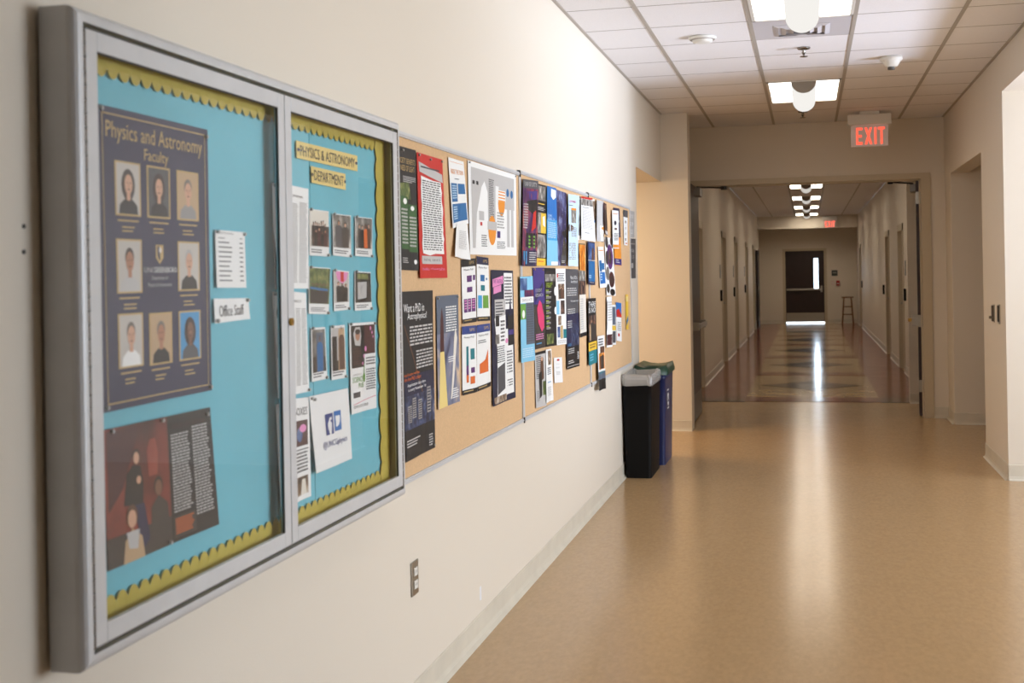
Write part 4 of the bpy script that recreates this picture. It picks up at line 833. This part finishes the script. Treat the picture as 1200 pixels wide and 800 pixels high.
# wall signs after the boards
p = Paper('wall_sign', 'pale grey sign plate with three rows of light lettering, the upper plate past the boards', 'sign', Q(736.8, 246, 743.6, 248, 743.3, 278.2, 737, 278), .004, 'silver', 0)
p.t('111', .5, .2, .5, .16, 'white').t('119', .5, .5, .5, .16, 'white').t('121', .5, .78, .5, .16, 'white').done()
p = Paper('wall_sign', 'dark grey sign plate with a pictogram, under the pale one past the boards', 'sign', Q(737, 279, 744.8, 279.8, 745, 326, 737, 326), .004, 'dgrey', 0)
p.l(.1, .12, .9, .18, 1, 'grey', 'heading', 0).t('106', .5, .3, .5, .09, 'silver').t('115', .5, .47, .5, .09, 'silver').r(.35, .62, .62, .74, 'silver', 'pictogram').done()

for zz, lb in ((265, 'small dark screw hole left of the display case, upper one'), (295, 'small dark screw hole left of the display case, lower one')):
    y_, z_ = at(27.5, zz, 0); tag(MB().cyl((0, y_, z_), (.002, y_, z_), .004, alum_dark, 10).build('screw_hole'), lb, 'screw hole')
y_, z_ = at(563, 695, 0); tag(box('tape_scrap', 0, .0008, y_-.012, y_+.012, z_-.028, z_+.028, mat('tape_white', (235, 236, 240), .35)), 'small whitish tape scrap low on the bare wall above the baseboard', 'tape')  # pale paint patch on the wall
# ------------------------------------------------------------------ power outlet
oy, oz = 3.955, .452
t = thing('power_outlet', 'steel duplex outlet plate on the wall below the display case corner', 'outlet', (0, oy, oz-.06))
box('plate', 0, .006, oy-.036, oy+.036, oz-.058, oz+.058, steel, t, .002)
for s in (-1, 1):
    mb = MB(); mb.box(.006, .009, oy-.017, oy+.017, oz+s*.022-.014, oz+s*.022+.014, white_pl)
    mb.box(.009, .0094, oy-.008, oy-.006, oz+s*.022-.004, oz+s*.022+.006, alum_dark).box(.009, .0094, oy+.006, oy+.008, oz+s*.022-.004, oz+s*.022+.006, alum_dark)
    mb.build('socket', t, bevel=.0015)

# ------------------------------------------------------------------ plates on the right wall
ky, kz = 9.56, 1.142
t = thing('card_reader', 'dark switch plate with a small knob on the right wall pier', 'switch', (XR, ky, kz-.07))
box('plate', XR-.006, XR, ky-.05, ky+.05, kz-.065, kz+.065, steel, t, .002)
box('body', XR-.018, XR-.006, ky-.04, ky+.012, kz-.058, kz+.058, mat('switch_dark', (92, 80, 68), .5), t, .003)
MB().cyl((XR-.018, ky-.0, kz-.03), (XR-.034, ky-.0, kz-.03), .011, chrome, 12).build('knob', t)
ky = 9.29
t = thing('thermostat', 'thin tall grey plate nearest the corner of the lobby opening', 'switch', (XR, ky, 1.08))
box('plate', XR-.006, XR, ky-.045, ky+.045, 1.075, 1.215, steel, t, .002); box('dark_insert', XR-.012, XR-.006, ky-.03, ky+.03, 1.09, 1.205, mat('insert_dark', (50, 47, 43), .5), t)

# ------------------------------------------------------------------ waste bins
def rr(cx, cy, hx, hy, r, z, n=5):
    pts = []
    for sx, sy, a0 in ((1, 1, 0), (-1, 1, pi/2), (-1, -1, pi), (1, -1, 3*pi/2)):
        for k in range(n+1):
            a = a0 + pi/2*k/n; pts.append((cx+sx*(hx-r)+r*cos(a), cy+sy*(hy-r)+r*sin(a), z))
    return pts
def bin_body(name, t, cx, cy, hx, hy, htop, m, dx=.0):
    rings = []
    prof_ = [(0, .86, .90), (.02, .87, .905), (htop*.80, .965, .975), (htop*.81, .975, .985), (htop-.035, .985, .99), (htop-.034, 1.0, 1.0), (htop, 1.0, 1.0), (htop, .95, .97), (htop*.8, .91, .95), (.03, .82, .87)]
    for z, a, b in prof_: rings.append(rr(cx, cy, hx*a, hy*b, .028, z))
    return MB().loft(rings, m, True).build(name, t)
bx, by = .114, 9.00
t = thing('waste_bin', 'slim black waste bin with a clear liner folded over its rim', 'bin', (bx, by, 0), 'bins at the end of the boards')
bin_body('body', t, bx, by, .107, .285, .70, black_pl)
liner = bpy.data.materials.new('liner_film'); liner.use_nodes = True
b_ = liner.node_tree.nodes['Principled BSDF']; b_.inputs['Base Color'].default_value = (.62, .60, .57, 1); b_.inputs['Roughness'].default_value = .22; b_.inputs['Alpha'].default_value = .55
mb = MB(); R2 = random.Random(3); rings = []
base = rr(bx, by, .107, .285, .03, 0, 10)
nb = len(base)
def ring(off, z, j):
    out = []
    for k, (x, y, _) in enumerate(base):
        dx, dy = x-bx, y-by; L = math.hypot(dx, dy); w_ = off + R2.uniform(-.5, 1)*j
        out.append((max(.006, x+dx/L*w_), y+dy/L*w_, z+R2.uniform(-1, 1)*j))
    return out
for off, z, j in ((.004, .672, .004), (.009, .69, .003), (.010, .72, .004), (.006, .742, .006), (-.014, .752, .008), (-.035, .745, .010), (-.05, .70, .01), (-.055, .55, .01)): rings.append(ring(off, z, j))
mb.loft(rings, liner, False, False).build('liner', t)
bx, by = .134, 9.61
blue_m = mat('recycling_blue', (26, 38, 84), .4)
t = thing('recycling_bin', 'slim blue recycling bin with a dark green lid', 'bin', (bx, by, 0), 'bins at the end of the boards')
bin_body('body', t, bx, by, .118, .275, .695, blue_m)
MB().lathe((bx, by-.03, .68), [(0, 0), (.09, 0), (.09, .02)], black_pl).build('bag_mouth', t)  # black disc added as the shade seen inside the lid opening
green_m = mat('lid_green', (24, 62, 44), .4)
# lid with a round opening: outer rim, raised saddle
mb = MB(); n = 28
outer = []
for k in range(n):
    a = 2*pi*k/n; c_, s_ = cos(a), sin(a); q = max(abs(c_)/.132, abs(s_)/.288); outer.append((bx+c_/q, by+s_/q))
inner = [(bx+.072*cos(2*pi*k/n), by-.03+.085*sin(2*pi*k/n)) for k in range(n)]
def zl(x, y): return .742 + .022*((x-bx)/.13)**2
rg = [[(x, y, .698) for x, y in outer], [(x, y, .722) for x, y in outer], [(bx+(x-bx)*.90, by+(y-by)*.94, zl(x, y)+.008) for x, y in outer],
      [(x*.5+(bx+(ox-bx)*.9)*.5, y*.5+(by+(oy_-by)*.9)*.5, .742) for (x, y), (ox, oy_) in zip(inner, outer)], [(x, y, .736) for x, y in inner], [(x, y, .705) for x, y in inner]]
mb.loft(rg, green_m, False, True).build('lid', t)
mb = MB(); wm = mat('label_white', (225, 225, 225), .5)
# recycling mark on the side facing the corridor: three bent arrows in a ring
sx = bx+.1155
for k in range(3):
    a = 2*pi*k/3 + pi/6
    for da, rr_ in ((-.55, .038), (.0, .042), (.55, .038)):
        y_, z_ = by-.10+rr_*cos(a+da), .50+rr_*sin(a+da)
        mb.box(sx, sx+.002, y_-.011, y_+.011, z_-.011, z_+.011, wm)
mb.box(sx, sx+.002, by-.15, by-.05, .565, .575, wm).box(sx, sx+.002, by-.15, by-.05, .425, .435, wm)
mb.build('recycling_mark', t)

# ------------------------------------------------------------------ double doors held open at the header wall
dn = [0]
def leaf_door(x0, x1, y0, y1, side, hinges_y, label, swing=0, hx=0, hy=0):
    """side: +1 corridor face towards +X, -1 towards -X"""
    dn[0] += 1
    d = struct(box('door_%d' % dn[0], x0, x1, y0, y1, .012, 2.365, brown, bevel=.002))
    f = x1 if side > 0 else x0
    s = side
    def b(name, a, c, ya, yb, za, zb, m, bev=0): box(name, min(f+s*a, f+s*c), max(f+s*a, f+s*c), ya, yb, za, zb, m, d, bev)
    L = y1-y0
    b('kick_plate', 0, .002, y0+.02, y1-.02, .03, .27, mat('kick_bronze', (96, 84, 70), .35, metal=.6))
    b('push_bar', .05, .075, y0+.06, y1-.06, .93, .975, steel, .004)
    b('bar_bracket', 0, .06, y0+.05, y0+.10, .91, .99, steel, .003); b('bar_bracket', 0, .06, y1-.12, y1-.05, .91, .99, steel, .003)
    return d
d1 = leaf_door(.178, .223, 11.96, 12.88, 1, 12.6, '')
box('closer', .21, .285, 12.36, 12.66, 2.26, 2.345, mat('closer_grey', (130, 126, 120), .35, metal=.6), d1, .006)
MB().cyl((.25, 12.42, 2.352), (.50, 12.70, 2.352), .008, alum_dark, 8).box(.47, .53, 12.69, 12.74, 2.335, 2.37, alum_dark).build('closer_arm', d1)
d2 = leaf_door(2.39, 2.435, 12.73, 13.63, -1, 12.7, '')
d2.data.materials[0] = doorwood
box('closer', 2.33, 2.39, 12.86, 13.12, 2.26, 2.34, mat('closer_grey', (130, 126, 120), .35, metal=.6), d2, .006)
MB().cyl((2.36, 12.95, 2.35), (2.15, 12.80, 2.362), .008, alum_dark, 8).cyl((2.15, 12.80, 2.362), (2.30, 12.76, 2.37), .008, alum_dark, 8).box(2.12, 2.17, 12.78, 12.83, 2.345, 2.372, black_pl).build('closer_arm', d2)
for z in (.25, .90, 2.13):
    mb = MB(); mb.box(2.388, 2.434, 12.724, 12.73, z, z+.12, steel); mb.cyl((2.437, 12.722, z), (2.437, 12.722, z+.12), .008, steel, 8); mb.build('hinge', d2)
mb = MB(); mb.box(2.33, 2.39, 12.80, 12.87, .93, 1.02, steel).box(2.295, 2.335, 12.79, 12.86, .95, .985, brass); mb.build('lever', d2, bevel=.004)
# the right leaf stands open a little past ninety degrees, turned about its hinge
bpy.context.view_layer.update()
_h = Vector((2.435, 12.73, 0)); d2.matrix_world = Matrix.Translation(_h) @ Matrix.Rotation(math.radians(-6.5), 4, 'Z') @ Matrix.Translation(-_h) @ d2.matrix_world

# ------------------------------------------------------------------ doors along the far corridor
slab = mat('side_door_slab', (120, 98, 76), .45, noise=.1, nscale=6, stretch=(1, 5, .6))
def side_door(y0, y1, side):
    dn[0] += 1; x = 0 if side > 0 else XR; s = side
    def X(a): return x + s*a
    def bb(name, a, c, ya, yb, za, zb, m, par, bev=0): return box(name, min(X(a), X(c)), max(X(a), X(c)), ya, yb, za, zb, m, par, bev)
    d = struct(bb('door_%d' % dn[0], -.10, -.055, y0+.045, y1-.045, .01, 2.045, slab, None))
    mb = MB()
    for ya, yb, za, zb in ((y0-.05, y0+.045, 0, 2.14), (y1-.045, y1+.05, 0, 2.14), (y0-.05, y1+.05, 2.045, 2.14)):
        xa, xb = sorted((X(-.12), X(.014))); mb.box(xa, xb, ya, yb, za, zb, framem)
    mb.build('door_frame', d)
    hy = y1-.11
    mb = MB(); xa, xb = sorted((X(-.055), X(-.005))); mb.box(xa, xb, hy-.012, hy+.012, .96, .99, steel); xa, xb = sorted((X(-.02), X(-.005))); mb.box(xa, xb, hy-.1, hy+.012, .965, .985, steel); mb.build('door_handle', d)
for y0, y1 in LD: side_door(y0, y1, 1)
for y0, y1 in RD: side_door(y0, y1, -1)
# readers and room plates beside those doors
plate_g = mat('plate_grey', (120, 116, 110), .4)
def reader(x, s, y, lb, lb2, plate=True, z=1.12):
    a, b = sorted((x, x+s*.03)); c_ = thing('card_reader', lb, 'card reader', (x, y, z-.09), 'black card readers in the far corridor')
    box('body', a, b, y-.06, y+.06, z-.085, z+.085, black_pl, c_, .006); q = sorted((x+s*.03, x+s*.033)); box('pad', q[0], q[1], y-.04, y+.04, z-.05, z+.06, plate_g, c_)
    if plate:
        a, b = sorted((x, x+s*.006)); tag(box('room_plate', a, b, y-.09, y+.09, z+.27, z+.48, plate_g), lb2, 'sign', 'room plates in the far corridor')
reader(0, 1, 19.15, 'black card reader beside the second doorway on the left of the far corridor', 'grey room plate over the card reader of the second doorway on the left')
reader(0, 1, 22.6, 'black card reader beside the third doorway on the left of the far corridor', 'grey room plate over the card reader of the third doorway on the left')
reader(0, 1, 26.6, 'black card reader beside the fourth doorway on the left of the far corridor', 'grey room plate over the card reader of the fourth doorway on the left')
reader(XR, -1, 17.85, 'black card reader on the right wall nearest the held open door', 'bright room plate over the nearest card reader on the right wall')
reader(XR, -1, 22.75, 'black card reader before the second doorway on the right of the far corridor', '', False)
reader(XR, -1, 31.8, 'black card reader near the stool at the end of the corridor', '', False)
# half open dark door at the far left
dn[0] += 1
dd = struct(box('door_%d' % dn[0], .02, .065, 32.2, 33.1, .01, 2.05, doorwood))
for z in (.2, 1.0, 1.8): box('hinge', .062, .085, 32.18, 32.22, z, z+.1, steel, dd)

# end door with narrow window, bar and kick plate; daylight shows through glass and under the leaf
dn[0] += 1
x0, x1 = DX0+.02, DX1-.02; wx0, wx1, wz0, wz1 = 1.49, 1.615, .97, 1.83
mb = MB(); ya, yb = YD+.03, YD+.075
mb.box(x0-.005, wx0, ya, yb, .045, 2.07, doorwood); mb.box(wx1, x1+.005, ya, yb, .045, 2.07, doorwood); mb.box(wx0, wx1, ya, yb, .045, wz0, doorwood); mb.box(wx0, wx1, ya, yb, wz1, 2.07, doorwood)
ed = struct(mb.build('door_%d' % dn[0]))
mb = MB()
for a, b, c_, d_ in ((wx0-.02, wx0, wz0-.02, wz1+.02), (wx1, wx1+.02, wz0-.02, wz1+.02), (wx0, wx1, wz1, wz1+.02), (wx0, wx1, wz0-.02, wz0)): mb.box(a, b, ya-.01, ya+.002, c_, d_, black_pl)
mb.build('window_frame', ed); box('pane', wx0, wx1, ya+.02, ya+.025, wz0, wz1, glass, ed)
box('kick_plate', x0+.01, x1-.01, ya-.003, ya, .065, .30, steel, ed); box('push_bar', x0+.02, x1-.05, ya-.08, ya-.045, .93, .98, steel, ed, .005)
mb = MB(); mb.box(x1-.10, x1-.05, ya-.09, ya, .88, 1.06, steel); mb.box(x0+.02, x0+.07, ya-.08, ya, .93, .98, steel); mb.build('bar_bracket', ed)
mb = MB()
for a, b, za, zb in ((DX0-.055, x0, 0, 2.11), (x1, DX1+.055, 0, 2.11), (x0, x1, 2.045, 2.11)): mb.box(a, b, YD-.015, YD+.12, za, zb, framem)
struct(mb.build('trim_end_door_frame'))
# outside beyond the end door
struct(box('floor_outside', -3, 6, 36.4, 60, -.3, -.02, mat('outside_concrete', (170, 170, 165), .8)))
area('outside_daylight', (1.55, 37.2, 1.5), (0, -1, -.05), 1.6, 2.4, 120, (.66, .82, 1))

t = thing('fire_alarm_pull', 'small red fire alarm pull box right of the end door', 'fire alarm', (1.83+.23, YD, 1.05))
X_, Y_, Z_ = 2.13, YD, 1.17
def onend(px, py): v = ray(px, py); k = YD/v[1]; return (CX+k*v[0], CH+k*v[2])
fx, fz = onend(982, 331.5); box('body', fx-.045, fx+.045, YD-.05, YD, fz-.07, fz+.07, mat('alarm_red', (170, 30, 28), .4), t, .006); box('handle', fx-.03, fx+.03, YD-.06, YD-.05, fz-.03, fz+.0, white_pl, t)
fx, fz = onend(976, 331.5)
t = thing('light_switch', 'small light switch plate between the end door and the fire alarm', 'switch', (fx, YD, fz-.06)); box('plate', fx-.035, fx+.035, YD-.008, YD, fz-.06, fz+.06, plate_m, t); box('rocker', fx-.012, fx+.012, YD-.014, YD-.008, fz-.025, fz+.025, white_pl, t)
fx, fz = onend(978, 319.8)
t = thing('door_sign', 'small dark square sign above the fire alarm at the corridor end', 'sign', (fx, YD, fz-.08)); box('plate', fx-.08, fx+.08, YD-.008, YD, fz-.08, fz+.08, mat('sign_dark', (70, 74, 72), .4), t); box('lettering', fx-.05, fx+.05, YD-.0095, YD-.008, fz-.01, fz+.03, mat('sign_letter', (150, 150, 145), .5), t)

# ------------------------------------------------------------------ stool
YS = 34.45
def onY(px, py): v = ray(px, py); k = YS/v[1]; return CX+k*v[0]
xl, xr_ = onY(987, 380), onY(1000.5, 380); cx_ = (xl+xr_)/2; hw = (xr_-xl)/2
t = thing('stool', 'tall wooden stool standing by the right wall at the corridor end', 'stool', (cx_, YS, 0))
MB().lathe((cx_, YS, .72), [(0, 0), (.15, 0), (.165, .012), (.165, .028), (.155, .036), (0, .036)], wood, 24).build('seat', t)
legs = [(sx, sy) for sx in (-1, 1) for sy in (-1, 1)]
for sx, sy in legs: MB().cyl((cx_+sx*hw*.97, YS+sy*hw*.9, 0), (cx_+sx*.095, YS+sy*.085, .722), .017, wood, 10, .019).build('leg', t)
def lp(sx, sy, z): k = z/.722; return (cx_+sx*(hw*.97*(1-k)+.095*k), YS+sy*(hw*.9*(1-k)+.085*k), z)
for a, b, z in (((-1, -1), (1, -1), .27), ((-1, 1), (1, 1), .27), ((-1, -1), (-1, 1), .33), ((1, -1), (1, 1), .33), ((-1, -1), (1, -1), .48), ((-1, 1), (1, 1), .48)):
    MB().cyl(lp(*a, z), lp(*b, z), .012, wood, 8).build('rung', t)
